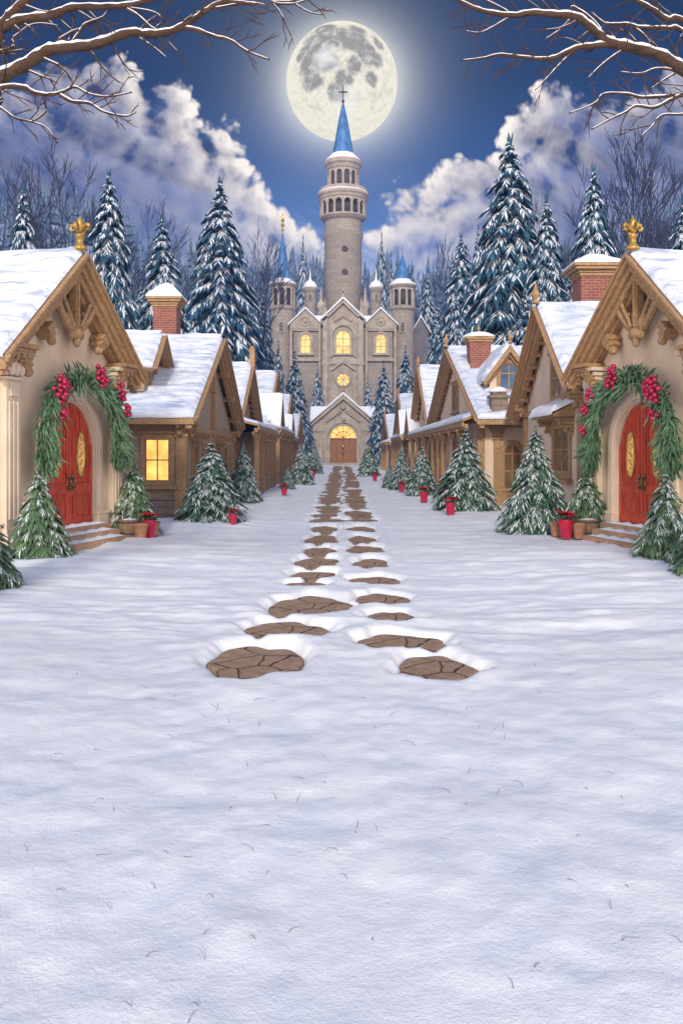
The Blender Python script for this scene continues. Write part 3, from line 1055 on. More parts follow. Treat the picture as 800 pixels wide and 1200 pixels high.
def fleur(parent, flip, x, y, z, h):
    """gilded fleur-de-lis on a saddle foot, flat side to the street and the viewer"""
    f = MB()
    s = h
    f.lathe([(0.24 * s, -0.06 * s), (0.21 * s, 0.04 * s), (0.12 * s, 0.14 * s), (0.10 * s, 0.30 * s), (0.15 * s, 0.36 * s), (0.15 * s, 0.42 * s), (0.09 * s, 0.46 * s)], 12, (x, y, z))
    # centre petal
    cx = []
    f.lathe([(0.05 * s, 0.44 * s), (0.10 * s, 0.58 * s), (0.125 * s, 0.72 * s), (0.105 * s, 0.84 * s), (0.05 * s, 0.96 * s), (0.004, 1.06 * s)], 10, (x, y, z))
    for axx, ayy, kk in ((1, 0, 1.0), (-1, 0, 1.0), (0.0, 1, 0.8), (0.0, -1, 0.8)):
        pts, rr = [], []
        for k in range(13):
            t = k / 12
            if t < 0.5:
                q = t / 0.5
                ux, uz = 0.05 + 0.20 * q ** 1.4, 0.44 + 0.30 * math.sin(q * math.pi / 2)
            else:
                a = (t - 0.5) / 0.5 * math.pi * 1.25
                ux, uz = 0.25 + 0.085 * math.sin(a) , 0.655 + 0.085 * math.cos(a)
            pts.append((x + axx * ux * s * kk, y + ayy * ux * s * kk, z + uz * s))
            rr.append(s * (0.035 + 0.03 * math.sin(t * math.pi)))
        f.tube(pts, rr, 8)
    f.tube([(x - 0.17 * s, y, z + 0.45 * s), (x + 0.17 * s, y, z + 0.45 * s)], 0.035 * s, 8)
    return f.build('finial', M['gold'], parent, flip, smooth=True)


# ------------------------------------------------------------------ cottages
def shell(parent, flip, b0, b1, ze, bc, za, L, wallm, a=0.0, base=0.55):
    """walls: street gable face at x=a, body back to a-L"""
    w = MB()
    w.px([(b0, 0), (b1, 0), (b1, ze), (bc, za), (b0, ze)], a - 0.3, a)
    w.box(a - L, a - 0.301, b0, b0 + 0.25, 0, ze)
    w.box(a - L, a - 0.301, b1 - 0.25, b1, 0, ze)
    w.px([(b0, 0), (b1, 0), (b1, ze), (bc, za), (b0, ze)], a - L - 0.3, a - L - 0.001)
    o = w.build('wall', M[wallm], parent, flip)
    if base:
        s = MB()
        s.box(a - 0.05, a + 0.06, b0 - 0.06, b1 + 0.06, -0.1, base)
        s.box(a - L, a - 0.051, b0 - 0.06, b0 + 0.05, -0.1, base)
        s.box(a - 0.05, a + 0.09, b0 - 0.09, b1 + 0.09, base + 0.001, base + 0.07)
        s.box(a - L, a - 0.051, b0 - 0.09, b0 + 0.05, base + 0.001, base + 0.07)
        s.build('wall_base', M['stonebase'], parent, flip, bevel=0.015)
    return o


def entrance_cottage(xc, yc, flip, label, seed, L=8.0):
    """cream stucco cottage with an arched red double door under a garland"""
    t = thing('cottage', label, 'cottage', (xc, yc, 0), -TURN * flip)
    bc, doorb, hw = 0.0, 0.20, 2.16
    zap, slope = 5.98, 0.92
    ze = zap - slope * hw
    # front wall with an arched opening
    r, zs, rz = 0.98, 2.02, 1.12
    w = MB()
    z_top = zap - 0.1
    left = [(bc - hw, 0), (doorb - r, 0)] + arch_pts(doorb, zs, r, rz, 20)[::-1][:11] + [(doorb, z_top - slope * abs(doorb - bc)), (bc, z_top), (bc - hw, ze - 0.1)]
    right = [(bc + hw, 0), (bc + hw, ze - 0.1), (doorb, z_top - slope * abs(doorb - bc))] + arch_pts(doorb, zs, r, rz, 20)[::-1][10:] + [(doorb + r, 0)]
    if doorb <= bc:
        left = [(bc - hw, 0), (doorb - r, 0)] + arch_pts(doorb, zs, r, rz, 20)[::-1][:11] + [(doorb, z_top - slope * abs(doorb - bc)), (bc - hw, ze - 0.1)]
        right = [(bc + hw, 0), (bc + hw, ze - 0.1), (bc, z_top), (doorb, z_top - slope * abs(doorb - bc))] + arch_pts(doorb, zs, r, rz, 20)[::-1][10:] + [(doorb + r, 0)]
    w.px(left, -0.40, 0)
    w.px(right, -0.40, 0)
    w.box(-L, -0.401, bc - hw, bc - hw + 0.25, 0, ze - 0.02)
    w.box(-L, -0.401, bc + hw - 0.25, bc + hw, 0, ze - 0.02)
    w.px([(bc - hw, 0), (bc + hw, 0), (bc + hw, ze), (bc, z_top), (bc - hw, ze)], -L - 0.3, -L - 0.001)
    w.build('wall', M['stucco'], t, flip)
    for (p, q) in ((bc - hw - 0.03, doorb - r - 0.34), (doorb + r + 0.34, bc + hw + 0.03)):
        b = MB()
        b.box(-0.05, 0.07, p, q, -0.1, 0.62)
        b.box(-0.05, 0.10, p, q, 0.621, 0.70)
        b.build('wall_base', M['stucco2'], t, flip, bevel=0.02)
    P = lambda u, n, z: (n, u, z)
    # arch mouldings
    tr = MB()
    arch_ring(tr, P, doorb, 0.40, zs, r - 0.02, rz - 0.02, 0.16, -0.02, 0.09, 26)
    arch_ring(tr, P, doorb, 0.40, zs, r + 0.141, rz + 0.141, 0.11, -0.02, 0.05, 26)
    arch_ring(tr, P, doorb, 0.40, zs, r - 0.06, rz - 0.06, 0.038, -0.30, 0.05, 26)
    arch_ring(tr, P, doorb, 0.40, zs, r - 0.09, rz - 0.09, 0.029, -0.30, 0.00, 26)
    for sg in (-1, 1):
        tr.box(-0.02, 0.14, doorb + sg * (r - 0.10), doorb + sg * (r + 0.30), -0.05, 0.62)
        tr.box(-0.02, 0.115, doorb + sg * (r - 0.07), doorb + sg * (r + 0.27), 0.621, 0.70)
    tr.build('door_surround', M['stucco2'], t, flip, bevel=0.015)
    # two door leaves
    ri, rzi = r - 0.09, rz - 0.09
    for sg in (-1, 1):
        ar = [(doorb + ri * math.cos(q), zs + rzi * math.sin(q)) for q in [math.pi / 2 * k / 14 for k in range(15)]]
        poly = [(doorb + 0.008, 0.47), (doorb + ri, 0.47)] + ar[:-1] + [(doorb + 0.008, zs + rzi)]
        poly = [(doorb + sg * (p[0] - doorb), p[1]) for p in poly]
        dm = MB()
        dm.px(poly, -0.13, -0.07)
        # stiles, rails and raised panels
        u = lambda k: doorb + sg * k
        nb = -0.07
        dm.box(nb, nb + 0.035, u(0.01), u(0.09), 0.48, zs + rzi - 0.03)
        dm.box(nb, nb + 0.033, u(ri - 0.09), u(ri - 0.01), 0.48, zs + 0.15)
        dm.box(nb, nb + 0.03, u(0.09), u(ri - 0.09), 0.48, 0.62)
        dm.box(nb, nb + 0.03, u(0.09), u(ri - 0.09), 1.12, 1.30)
        dm.box(nb, nb + 0.022, u(0.16), u(ri - 0.16), 0.69, 1.06)
        dm.box(nb, nb + 0.034, u(0.22), u(ri - 0.22), 0.75, 1.0)
        dm.box(nb, nb + 0.05, u(0.11), u(ri - 0.11), 1.30, 1.345)
        dm.box(nb, nb + 0.028, u(ri * 0.5 - 0.02), u(ri * 0.5 + 0.02), 2.40, zs + rzi * 0.84)
        dm.box(nb, nb + 0.026, u(0.14), u(0.17), 1.36, zs + rzi * 0.9)
        dm.box(nb, nb + 0.026, u(ri - 0.17), u(ri - 0.14), 1.36, zs + rzi * 0.4)
        do = dm.build('door', M['door'], t, flip, bevel=0.008)
        # inner arch line following the head
        g = MB()
        gc, gr, gz = doorb + sg * ri * 0.52, 0.13, 0.46
        N = 28
        g.add([(nb + 0.012, gc + gr * math.cos(2 * math.pi * k / N), 1.95 + gz * math.sin(2 * math.pi * k / N)) for k in range(N)], [tuple(range(N))])
        g.build('door_glass', M['doorglass'], do, flip, recalc=False)
        gr_ = MB()
        gr_.tube([(nb + 0.02, gc + (gr + 0.015) * math.cos(2 * math.pi * k / N), 1.95 + (gz + 0.02) * math.sin(2 * math.pi * k / N)) for k in range(N + 1)], 0.022, 6, False)
        for q in range(5):
            pts = [(nb + 0.022, gc + 0.07 * math.sin(k * 0.9 + q) * (1 - abs(q - 2) * 0.2), 1.95 + (q - 2) * 0.17 + 0.07 * math.cos(k * 0.9)) for k in range(8)]
            gr_.tube(pts, 0.009, 5, False)
        gr_.build('glass_tracery', M['gold'], do, flip)
        h = MB()
        h.box(nb + 0.035, nb + 0.05, u(0.035), u(0.105), 1.18, 1.52)
        h.tube([(nb + 0.05, u(0.07), 1.24), (nb + 0.12, u(0.075), 1.28), (nb + 0.14, u(0.08), 1.35), (nb + 0.12, u(0.075), 1.42), (nb + 0.05, u(0.07), 1.46)], 0.024, 8)
        h.ball((nb + 0.06, u(0.07), 1.5), 0.035)
        h.build('handle', M['brass'], do, flip, smooth=True)
    # dark sheet standing for the room behind the arch head so no light leaks through the gap
    bk = MB()
    bk.box(-0.20, -0.17, doorb - r - 0.05, doorb + r + 0.05, 0.0, zs + rz + 0.05)
    bk.build('door_backing', M['void'], t, flip)
    # steps
    for k, (out, z1) in enumerate(((0.42, 0.46), (0.70, 0.34), (0.98, 0.22))):
        st = MB()
        e = 0.12 * k
        o0 = (-0.20, 0.421, 0.701)[k]
        st.box(o0, out, doorb - 1.12 - e, doorb + 0.92 - e, -0.1, z1)
        so_ = st.build('step', M['step'], t, flip, bevel=0.02)
        sn = MB()
        na = 14
        A0, A1 = max(o0 - 0.1, 0.06), out - 0.07
        vs = []
        for i in range(6):
            for j in range(na):
                aa = A0 + (A1 - A0) * i / 5
                bb = doorb - 1.08 - e + 1.96 * j / (na - 1)
                edge = min(1, min(i, 5 - i) / 1.2, min(j, na - 1 - j) / 1.3)
                vs.append((aa, bb, z1 + 0.004 + 0.045 * math.sqrt(edge) * (0.8 + 0.4 * math.sin(j * 2.1 + i + k))))
        fs = [(i * na + j, i * na + j + 1, (i + 1) * na + j + 1, (i + 1) * na + j) for i in range(5) for j in range(na - 1)]
        sn.add(vs, fs)
        sn.build('step_snow', M['snow'], so_, flip, smooth=True)
    # roof
    gable_roof(t, flip, bc, hw + 0.36, hw + 0.36, zap + 0.12, slope, -L - 0.2, 0.42, bc, 0.13, seed, bbdepth=0.34, layers=3, pitch=0.36, ripple=0.04, res=0.09)
    # rafters and mouldings below the overhang
    rf = MB()
    for sg in (-1, 1):
        for l, (ax0, ax1, d0, d1) in enumerate(((0.02, 0.20, 0.16, 0.62), (0.201, 0.33, 0.16, 0.50))):
            e0, e1 = 0.05, hw + 0.1
            zz = zap + 0.1
            rf.px([(bc + sg * e0, zz - slope * e0 - d0), (bc + sg * e1, zz - slope * e1 - d0), (bc + sg * e1, zz - slope * e1 - d1 * 0.8), (bc + sg * e0, zz - slope * e0 - d1)], ax0, ax1)
        for k in (1.0, 1.75):
            c = Vector((0.20, bc + sg * k * 1.0, zap - slope * k - 0.62))
            rot = Matrix.Rotation(-sg * math.atan(slope), 3, 'X')
            rf.obox(c, (0.34, 0.26, 0.16), rot)
            rf.obox(c + rot @ Vector((0.0, sg * 0.03, -0.13)), (0.28, 0.2, 0.14), rot)
            rf.ball(c + rot @ Vector((0.05, sg * 0.06, -0.26)), 0.10, 8, 6)
    rf.build('rake_moulding', M['trim'], t, flip, bevel=0.012)
    # king post with carved braces
    kp = MB()
    kp.box(0.12, 0.30, bc - 0.075, bc + 0.075, zap - 1.42, zap - 0.2)
    kp.box(0.30, 0.33, bc - 0.035, bc + 0.035, zap - 1.38, zap - 0.3)
    for sg in (-1, 1):
        pts = [(0.22, bc + sg * (0.86 - 0.78 * q), zap - 0.64 - 0.86 * q - 0.10 * math.sin(q * math.pi)) for q in [k / 8 for k in range(9)]]
        kp.tube(pts, [0.10, 0.10, 0.095, 0.095, 0.09, 0.09, 0.085, 0.08, 0.08], 8)
        pts = [(0.28, bc + sg * (0.62 - 0.50 * q), zap - 0.66 - 0.72 * q) for q in [k / 6 for k in range(7)]]
        kp.tube(pts, 0.045, 8)
        pts = [(0.24, bc + sg * (0.06 + 0.24 * math.sin(q * 2.2)), zap - 1.46 + 0.42 * q) for q in [k / 8 for k in range(9)]]
        kp.tube(pts, [0.05, 0.06, 0.065, 0.065, 0.06, 0.055, 0.05, 0.04, 0.02], 8)
        kp.ball((0.24, bc + sg * 0.13, zap - 1.55), 0.11, 8, 6)
    kp.ball((0.26, bc, zap - 1.52), 0.13, 10, 8)
    kp.ball((0.26, bc, zap - 1.68), 0.09, 8, 6, (1, 1, 1.4))
    kp.build('gable_ornament', M['trim'], t, flip, bevel=0.01)
    kd = MB()
    kd.px([(bc, zap - 0.22), (bc + 0.78, zap - 0.72), (bc, zap - 1.36), (bc - 0.78, zap - 0.72)], 0.008, 0.03)  # raised dark panel in place of a recess behind the ornament
    kd.build('gable_dark_panel', M['trimd'], t, flip)
    # pilasters with capitals at both corners
    for sg in (-1, 1):
        pl = MB()
        pilaster(pl, P, bc + sg * (hw - 0.26), 0.42, ze - 0.10, 0.14)
        pl.build('pilaster', M['stucco2'], t, flip, bevel=0.012)
    for sg in (-1, 1):
        cp = MB()
        u = bc + sg * (hw - 0.24)
        cp.box(-0.05, 0.50, u - 0.34, u + 0.34, ze - 0.07, ze + 0.02)
        cp.box(-0.05, 0.44, u - 0.29, u + 0.29, ze - 0.15, ze - 0.072)
        for q in (-0.17, 0, 0.17):
            corbel(cp, P, u + q, ze - 0.62, 0.12, 0.46, 0.40)
        cp.build('capital', M['trim'], t, flip, bevel=0.012)
    # side eaves
    ev = MB()
    for sg in (-1, 1):
        e = bc + sg * (hw + 0.30)
        zz = zap + 0.12 - slope * (hw + 0.36)
        ev.box(-L, 0.40, e - 0.05, e + 0.05, zz - 0.30, zz - 0.10)
        ev.box(-L, 0.30, bc + sg * hw, e - sg * 0.05, zz - 0.22, zz - 0.16)
    ev.build('eave_board', M['trim'], t, flip, bevel=0.01)
    fleur(t, flip, 0.34, bc, zap + 0.24, 0.66)
    return t


TURN = R(15)
LC, RC = (-5.75, 17.75), (6.33, 17.75)
LD, RD = (-5.57, 18.1), (6.17, 18.1)


def by_door(side, a, b):
    """a metres out from the front of an entrance cottage, b metres along it (away from the viewer)"""
    c, f = (LD, 1) if side == 0 else (RD, -1)
    return (c[0] + f * (a * math.cos(TURN) + b * math.sin(TURN)), c[1] - a * math.sin(TURN) + b * math.cos(TURN))


entrance_cottage(LC[0], LC[1], 1, 'cream stucco cottage with arched red double door at left front', 1)
entrance_cottage(RC[0], RC[1], -1, 'cream stucco cottage with arched red double door at right front', 2)


def side_P(bwall):      # wall that faces the viewer (towards -y): u runs along x
    return lambda u, n, z: (u, bwall - n, z)


PF = lambda u, n, z: (n, u, z)


def posts(parent, flip, x, bs, z1, w=0.2, m='trim'):
    for b in bs:
        p = MB()
        p.box(x - w / 2, x + w / 2, b - w / 2, b + w / 2, 0.35, z1 - 0.3)
        p.box(x - w * .75, x + w * .75, b - w * .75, b + w * .75, -0.1, 0.35)
        for k in range(3):
            e = w / 2 + 0.03 + 0.035 * k
            p.box(x - e, x + e, b - e, b + e, z1 - 0.3 + 0.1 * k + 0.001, z1 - 0.2 + 0.1 * k)
        for sg in (-1, 1):
            p.tube([(x, b + sg * w * .45, z1 - 0.75), (x, b + sg * 0.2, z1 - 0.42), (x, b + sg * 0.42, z1 - 0.12)], [0.04, 0.06, 0.07], 6)
        p.build('porch_post', M[m], parent, flip, bevel=0.012)


def pent(parent, flip, a1, b0, b1, zt, zl, seed, thick=0.12):
    """lean-to roof with snow along the street face, from the wall (x=0) out to a1"""
    r = MB()
    r.py([(0.0, zt), (a1, zl), (a1, zl - 0.10), (0.0, zt - 0.12)], b0, b1)
    r.box(a1 - 0.06, a1 + 0.02, b0, b1, zl - 0.26, zl - 0.101)
    r.box(a1 - 0.22, a1 - 0.061, b0 + 0.04, b1 - 0.04, zl - 0.36, zl - 0.16)
    ro = r.build('porch_roof', M['trim'], parent, flip, bevel=0.012)
    s = MB()
    ln = math.hypot(a1, zt - zl)
    ex, ez = a1 / ln, (zl - zt) / ln
    snow_slope(s, lambda a, q, h: (ex * q - ez * h, b0 + a, zt + ez * q + ex * h), b1 - b0, ln, thick, seed, ripple=0.006)
    s.build('roof_snow', M['rsnow'], ro, flip, smooth=True)


def dormer_side(parent, flip, x0, x1, bf, bb, z0, zw, zr, seed, glass):
    """dormer whose gable looks towards the viewer (-y)"""
    xc = (x0 + x1) / 2
    d = MB()
    d.py([(x0, z0), (x1, z0), (x1, zw), (xc, zr - 0.06), (x0, zw)], bf, bb)
    do = d.build('dormer', M['stucco2'], parent, flip)
    rf = MB()
    hw = (x1 - x0) / 2 + 0.28
    sl = (zr - zw) / ((x1 - x0) / 2)
    for sg in (-1, 1):
        rf.py([(xc, zr), (xc + sg * hw, zr - sl * hw), (xc + sg * hw, zr - sl * hw - 0.1), (xc, zr - 0.12)], bf - 0.32, bb)
        rf.py([(xc, zr - 0.01), (xc + sg * hw, zr - 0.01 - sl * hw), (xc + sg * hw, zr - sl * hw - 0.22), (xc, zr - 0.28)], bf - 0.37, bf - 0.322)
        rf.py([(xc, zr - 0.16), (xc + sg * hw * .9, zr - 0.16 - sl * hw * .9), (xc + sg * hw * .9, zr - sl * hw * .9 - 0.36), (xc, zr - 0.42)], bf - 0.2, bf - 0.1)
    rf.build('dormer_roof', M['trim'], do, flip, bevel=0.01)
    s = MB()
    ln = math.hypot(1, sl)
    for i, sg in enumerate((-1, 1)):
        snow_slope(s, lambda a, q, h, sg=sg: (xc + sg * q / ln + sg * sl / ln * h, bf - 0.34 + a, zr - sl * q / ln + h / ln), bb - bf + 0.34, hw * ln, 0.14, seed + i, ripple=0.012)
    s.tube([(xc, bf - 0.28, zr + 0.09), (xc, bb, zr + 0.1)], 0.08, 8)
    s.build('dormer_snow', M['rsnow'], do, flip, smooth=True)
    fw = (x1 - x0) * 0.25
    arched_window(do, flip, side_P(bf), xc, z0 + 0.25, zw - 0.08, fw, fw * 1.1, glass, w=0.09, mull=0.05, rows=1)
    finial(do, flip, xc, bf - 0.3, zr + 0.06, 0.42)
    return do


# ---- left, second: clapboard cottage with the lit window
def cottage_l2():
    X0, bc, hw, rh = -4.6, 30.0, 5.2, 5.8
    t = thing('cottage', 'brown clapboard cottage with lit window, dormer and red brick chimney', 'cottage', (X0, 0, 0))
    zr, ze0 = 6.0, 3.05
    slope = (zr - ze0) / rh
    shell(t, 1, bc - hw, bc + hw, zr - slope * hw - 0.1, bc, zr - 0.16, 9, 'siding', base=0.62)
    gable_roof(t, 1, bc, rh, rh, zr, slope, -9.4, 0.42, bc, 0.13, 3, 0.30, 3, pitch=0.42, ripple=0.042)
    SP = side_P(bc - hw)
    window(t, 1, SP, -5.72 + 4.6, -4.92 + 4.6 - 0.08, 1.15, 2.40, 'lit', 2, 2, 0.13, label='lit window glowing orange')
    tr = MB()
    wallbox(tr, SP, -0.26, 0.10, -0.02, 0.10, -0.05, 0.9)
    wallbox(tr, SP, -0.22, 0.06, -0.02, 0.06, 0.901, 2.45)
    wallbox(tr, SP, -0.26, 0.14, -0.02, 0.10, 2.451, 2.55)
    wallbox(tr, SP, -0.22, 0.06, -0.02, 0.04, 2.56, 2.8)
    corbel(tr, SP, -0.10, 2.42, 0.26, 0.5, 0.52)
    corbel(tr, SP, -1.95, 2.42, 0.22, 0.5, 0.50)
    wallbox(tr, SP, -2.05, -1.85, -0.02, 0.06, 0.7, 2.42)
    wallbox(tr, SP, -8.5, 0.2, -0.02, 0.05, 2.62, 2.80)
    for b in (bc - hw + 0.16, bc + hw - 0.16):
        wallbox(tr, PF, b - 0.2, b + 0.2, -0.02, 0.09, 0.7, 2.6)
        corbel(tr, PF, b, 2.35, 0.26, 0.5, 0.42)
    # hanging post and belt course in the gable
    wallbox(tr, PF, bc - 0.13, bc + 0.13, -0.02, 0.16, 2.95, zr - 0.35)
    wallbox(tr, PF, bc - 0.22, bc + 0.22, -0.02, 0.2, 2.80, 2.95)
    wallbox(tr, PF, bc - 0.2, bc + 0.2, -0.02, 0.19, 4.1, 4.2)
    wallbox(tr, PF, bc - hw, bc + hw, -0.02, 0.10, 2.62, 2.79)
    wallbox(tr, PF, bc - 0.14, bc + 0.14, -0.02, 0.12, 0.7, 2.62)
    for b in (bc - 3.6, bc - 1.2, bc + 1.2, bc + 3.6):
        corbel(tr, PF, b - 0.75, 2.25, 0.16, 0.36, 0.3)
        corbel(tr, PF, b + 0.75, 2.25, 0.16, 0.36, 0.3)
    tr.build('timber_trim', M['trim'], t, bevel=0.012)
    for b in (bc - 3.4, bc - 1.5, bc + 1.5, bc + 3.4):
        window(t, 1, PF, b - 0.5, b + 0.5, 1.0, 2.2, 'dimglass', 2, 2, 0.11)
    for b in (bc - 3.4, bc + 1.5):
        aw = MB()
        aw.py([(0.0, 2.55), (0.42, 2.35), (0.42, 2.28), (0.0, 2.42)], b - 0.8, b + 0.8)
        aw.build('window_hood', M['trim'], t, bevel=0.01)
    for sg in (-1, 1):
        for k in (1.6, 3.2, 4.7):
            q = MB()
            q.box(0.0, 0.42, bc + sg * k - 0.1, bc + sg * k + 0.1, zr - slope * k - 0.42, zr - slope * k - 0.2)
            q.build('purlin', M['trim'], t, bevel=0.01)
    ev = MB()
    zz = zr - slope * rh
    for sg in (-1, 1):
        ev.box(-9, 0.40, bc + sg * (rh - 0.03) - 0.04, bc + sg * (rh - 0.03) + 0.04, zz - 0.26, zz - 0.08)
    ev.build('eave_board', M['trim'], t, bevel=0.01)
    chimney(t, 1, -6.4 + 4.6, 31.2, 5.0, 7.25, 0.85, 0.62, 0.16)
    # dormer with its gable to the street
    dx, db, dzr, dzw, dhw = -1.25, 26.3, 5.62, 4.80, 1.1
    d = MB()
    d.px([(db - dhw, 3.8), (db + dhw, 3.8), (db + dhw, dzw), (db, dzr - 0.05), (db - dhw, dzw)], dx - 3.0, dx)
    do = d.build('dormer', M['siding'], t)
    gable_roof(do, 1, db, dhw + 0.25, dhw + 0.25, dzr, 0.80, dx - 3.6, dx + 0.34, db, 0.12, 9, 0.2, 2, snow_name='dormer_snow')
    window(do, 1, lambda u, n, z: (dx + n, u, z), db - 0.36, db + 0.36, 4.05, 4.85, 'dimglass', 1, 1, 0.1)
    for ch in list(do.children):
        for g in list(ch.children):
            g.parent = do if ch.name.startswith('roof') else g.parent


cottage_l2()


def simple_cottage(X0, flip, bc, hw, rh, zr, ze, label, seed, wallm='stucco2', L=8, over=0.42, bay=None, porch=None, small=None, fin=True, mod=True, gablewin=True, nearrh=None, lower=True, winb=None, layers=3):
    L = min(L, 6)
    t = thing('cottage', label, 'cottage', (X0, 0, 0))
    slope = (zr - ze) / rh
    zw = zr - slope * hw - 0.1
    shell(t, flip, bc - hw, bc + hw, zw, bc, zr - 0.16, L, wallm, base=0.5)
    gable_roof(t, flip, bc, nearrh or rh, rh, zr, slope, -L - 0.3, over, bc, 0.12, seed, 0.30, layers, mod=mod, res=0.12, pitch=0.40, ripple=0.034)
    if fin:
        finial(t, flip, over + 0.02, bc, zr + 0.08, 0.62)
    tr = MB()
    for b in (bc - hw + 0.18, bc + hw - 0.18):
        wallbox(tr, PF, b - 0.2, b + 0.2, -0.02, 0.09, 0.6, zw - 0.45)
        corbel(tr, PF, b, zw - 0.45, 0.26, 0.46, 0.38)
    wallbox(tr, PF, bc - hw, bc + hw, -0.02, 0.10, ze - 0.12, ze + 0.04)
    tr.build('timber_trim', M['trim'], t, flip, bevel=0.012)
    if gablewin:
        gw = min(0.9, hw * 0.2)
        zc = ze + (zr - ze) * 0.30
        window(t, flip, PF, bc - gw, bc + gw, zc - 0.35, zc + 0.75, 'dimglass', 2, 2, 0.1)
    if lower:
        for b in (winb or [bc - hw * 0.55, bc, bc + hw * 0.55]):
            window(t, flip, PF, b - 0.5, b + 0.5, 0.95, 2.25, 'dimglass', 2, 2, 0.12)
    ev = MB()
    zz = zr - slope * rh
    for sg in (-1, 1):
        if nearrh and sg < 0:
            continue
        ev.box(-L, over - 0.02, bc + sg * (rh - 0.03) - 0.04, bc + sg * (rh - 0.03) + 0.04, zz - 0.26, zz - 0.08)
    ev.build('eave_board', M['trim'], t, flip, bevel=0.01)
    if porch:
        a1, b0, b1, pb = porch
        pent(t, flip, a1, b0, b1, ze + 0.28, ze - 0.05, seed + 40)
        posts(t, flip, a1 - 0.16, pb, ze - 0.36)
    if bay:
        a1, b0, b1, n_ = bay
        w = MB()
        w.box(0.0, a1, b0, b1, 0, ze - 0.30)
        bo = w.build('bay', M['siding'], t, flip)
        k = MB()
        P1 = lambda u, n, z: (a1 + n, u, z)
        S1 = side_P(b0)
        for i in range(n_ + 1):
            b = b0 + (b1 - b0) * i / n_
            wallbox(k, P1, b - 0.13, b + 0.13, -0.02, 0.08, 0.0, ze - 0.35)
            corbel(k, P1, b, ze - 0.75, 0.2, 0.42, 0.3)
        for xx in (0.06, a1 - 0.1):
            wallbox(k, S1, xx - 0.08, xx + 0.08, -0.02, 0.07, 0.0, ze - 0.35)
        wallbox(k, P1, b0, b1, -0.02, 0.10, 0.72, 0.84)
        wallbox(k, S1, 0, a1, -0.02, 0.09, 0.72, 0.84)
        wallbox(k, P1, b0, b1, -0.02, 0.09, ze - 0.72, ze - 0.6)
        k.build('bay_trim', M['trim'], bo, flip, bevel=0.01)
        for i in range(n_):
            b = b0 + (b1 - b0) * (i + .5) / n_
            w_ = (b1 - b0) / n_ * 0.22
            window(t, flip, P1, b - w_, b + w_, 1.0, ze - 0.95, 'dimglass', 2, 2, 0.08)
    if small:
        for (sb, szr, shw, sx) in small:
            g = MB()
            g.px([(sb - shw, ze + 0.0), (sb + shw, ze + 0.0), (sb, szr - 0.08)], -0.5, sx)
            go = g.build('small_gable', M['trimd'], t, flip)
            r2 = MB(); s2 = MB()
            sl = (szr - ze) / (shw + 0.05)
            ln = math.hypot(1, sl)
            for i, sg in enumerate((-1, 1)):
                r2.px([(sb, szr), (sb + sg * (shw + 0.15), szr - sl * (shw + 0.15)), (sb + sg * (shw + 0.15), szr - sl * (shw + 0.15) - 0.16), (sb, szr - 0.2)], -1.2, sx + 0.25)
                snow_slope(s2, lambda a, q, h, sg=sg: (-1.2 + a, sb + sg * q / ln + sg * sl / ln * h, szr - sl * q / ln + h / ln), sx + 1.44, (shw + 0.13) * ln, 0.11, seed + 60 + i, ripple=0.005, res=0.2)
            r2.build('gable_roof', M['trim'], go, flip, bevel=0.01)
            s2.build('gable_snow', M['snow'], go, flip, smooth=True)
    return t


# ---- left row going back
l3 = simple_cottage(-4.8, 1, 41.5, 4.6, 5.0, 6.25, 3.25, 'cottage with wooden post on its gable and panelled bay, third on left', 11, 'siding', bay=(1.05, 40.2, 47.2, 3), porch=(1.25, 36.4, 47.4, (37.0, 38.8)), fin=False)
pm = MB()
pm.box(0.30, 0.56, 41.35, 41.65, 5.9, 7.05)
pm.box(0.34, 0.52, 41.38, 41.62, 7.051, 7.15)
pm.build('gable_post', M['trim'], l3, bevel=0.02)
simple_cottage(-4.8, 1, 57.2, 6.6, 7.1, 7.35, 3.5, 'tall gabled tan cottage behind panelled bay, fourth on left', 12, 'stucco2', bay=(1.0, 50.8, 63.5, 4), porch=(1.2, 50.3, 64.0, ()), fin=False, small=[(52.6, 5.6, 1.9, 0.9)])
simple_cottage(-4.8, 1, 72.0, 5.4, 5.9, 6.8, 3.3, 'narrow brown gabled cottage, fifth on left, beside small spruce', 13, 'stucco2', porch=(0.9, 66.3, 77.8, (67, 70, 74, 77.4)), fin=False, small=[(68.5, 5.0, 1.7, 0.6)])
simple_cottage(-4.8, 1, 89.0, 7.0, 7.6, 5.9, 3.1, 'farthest cottage of the left row, next to the castle porch', 14, 'stucco2', fin=False)


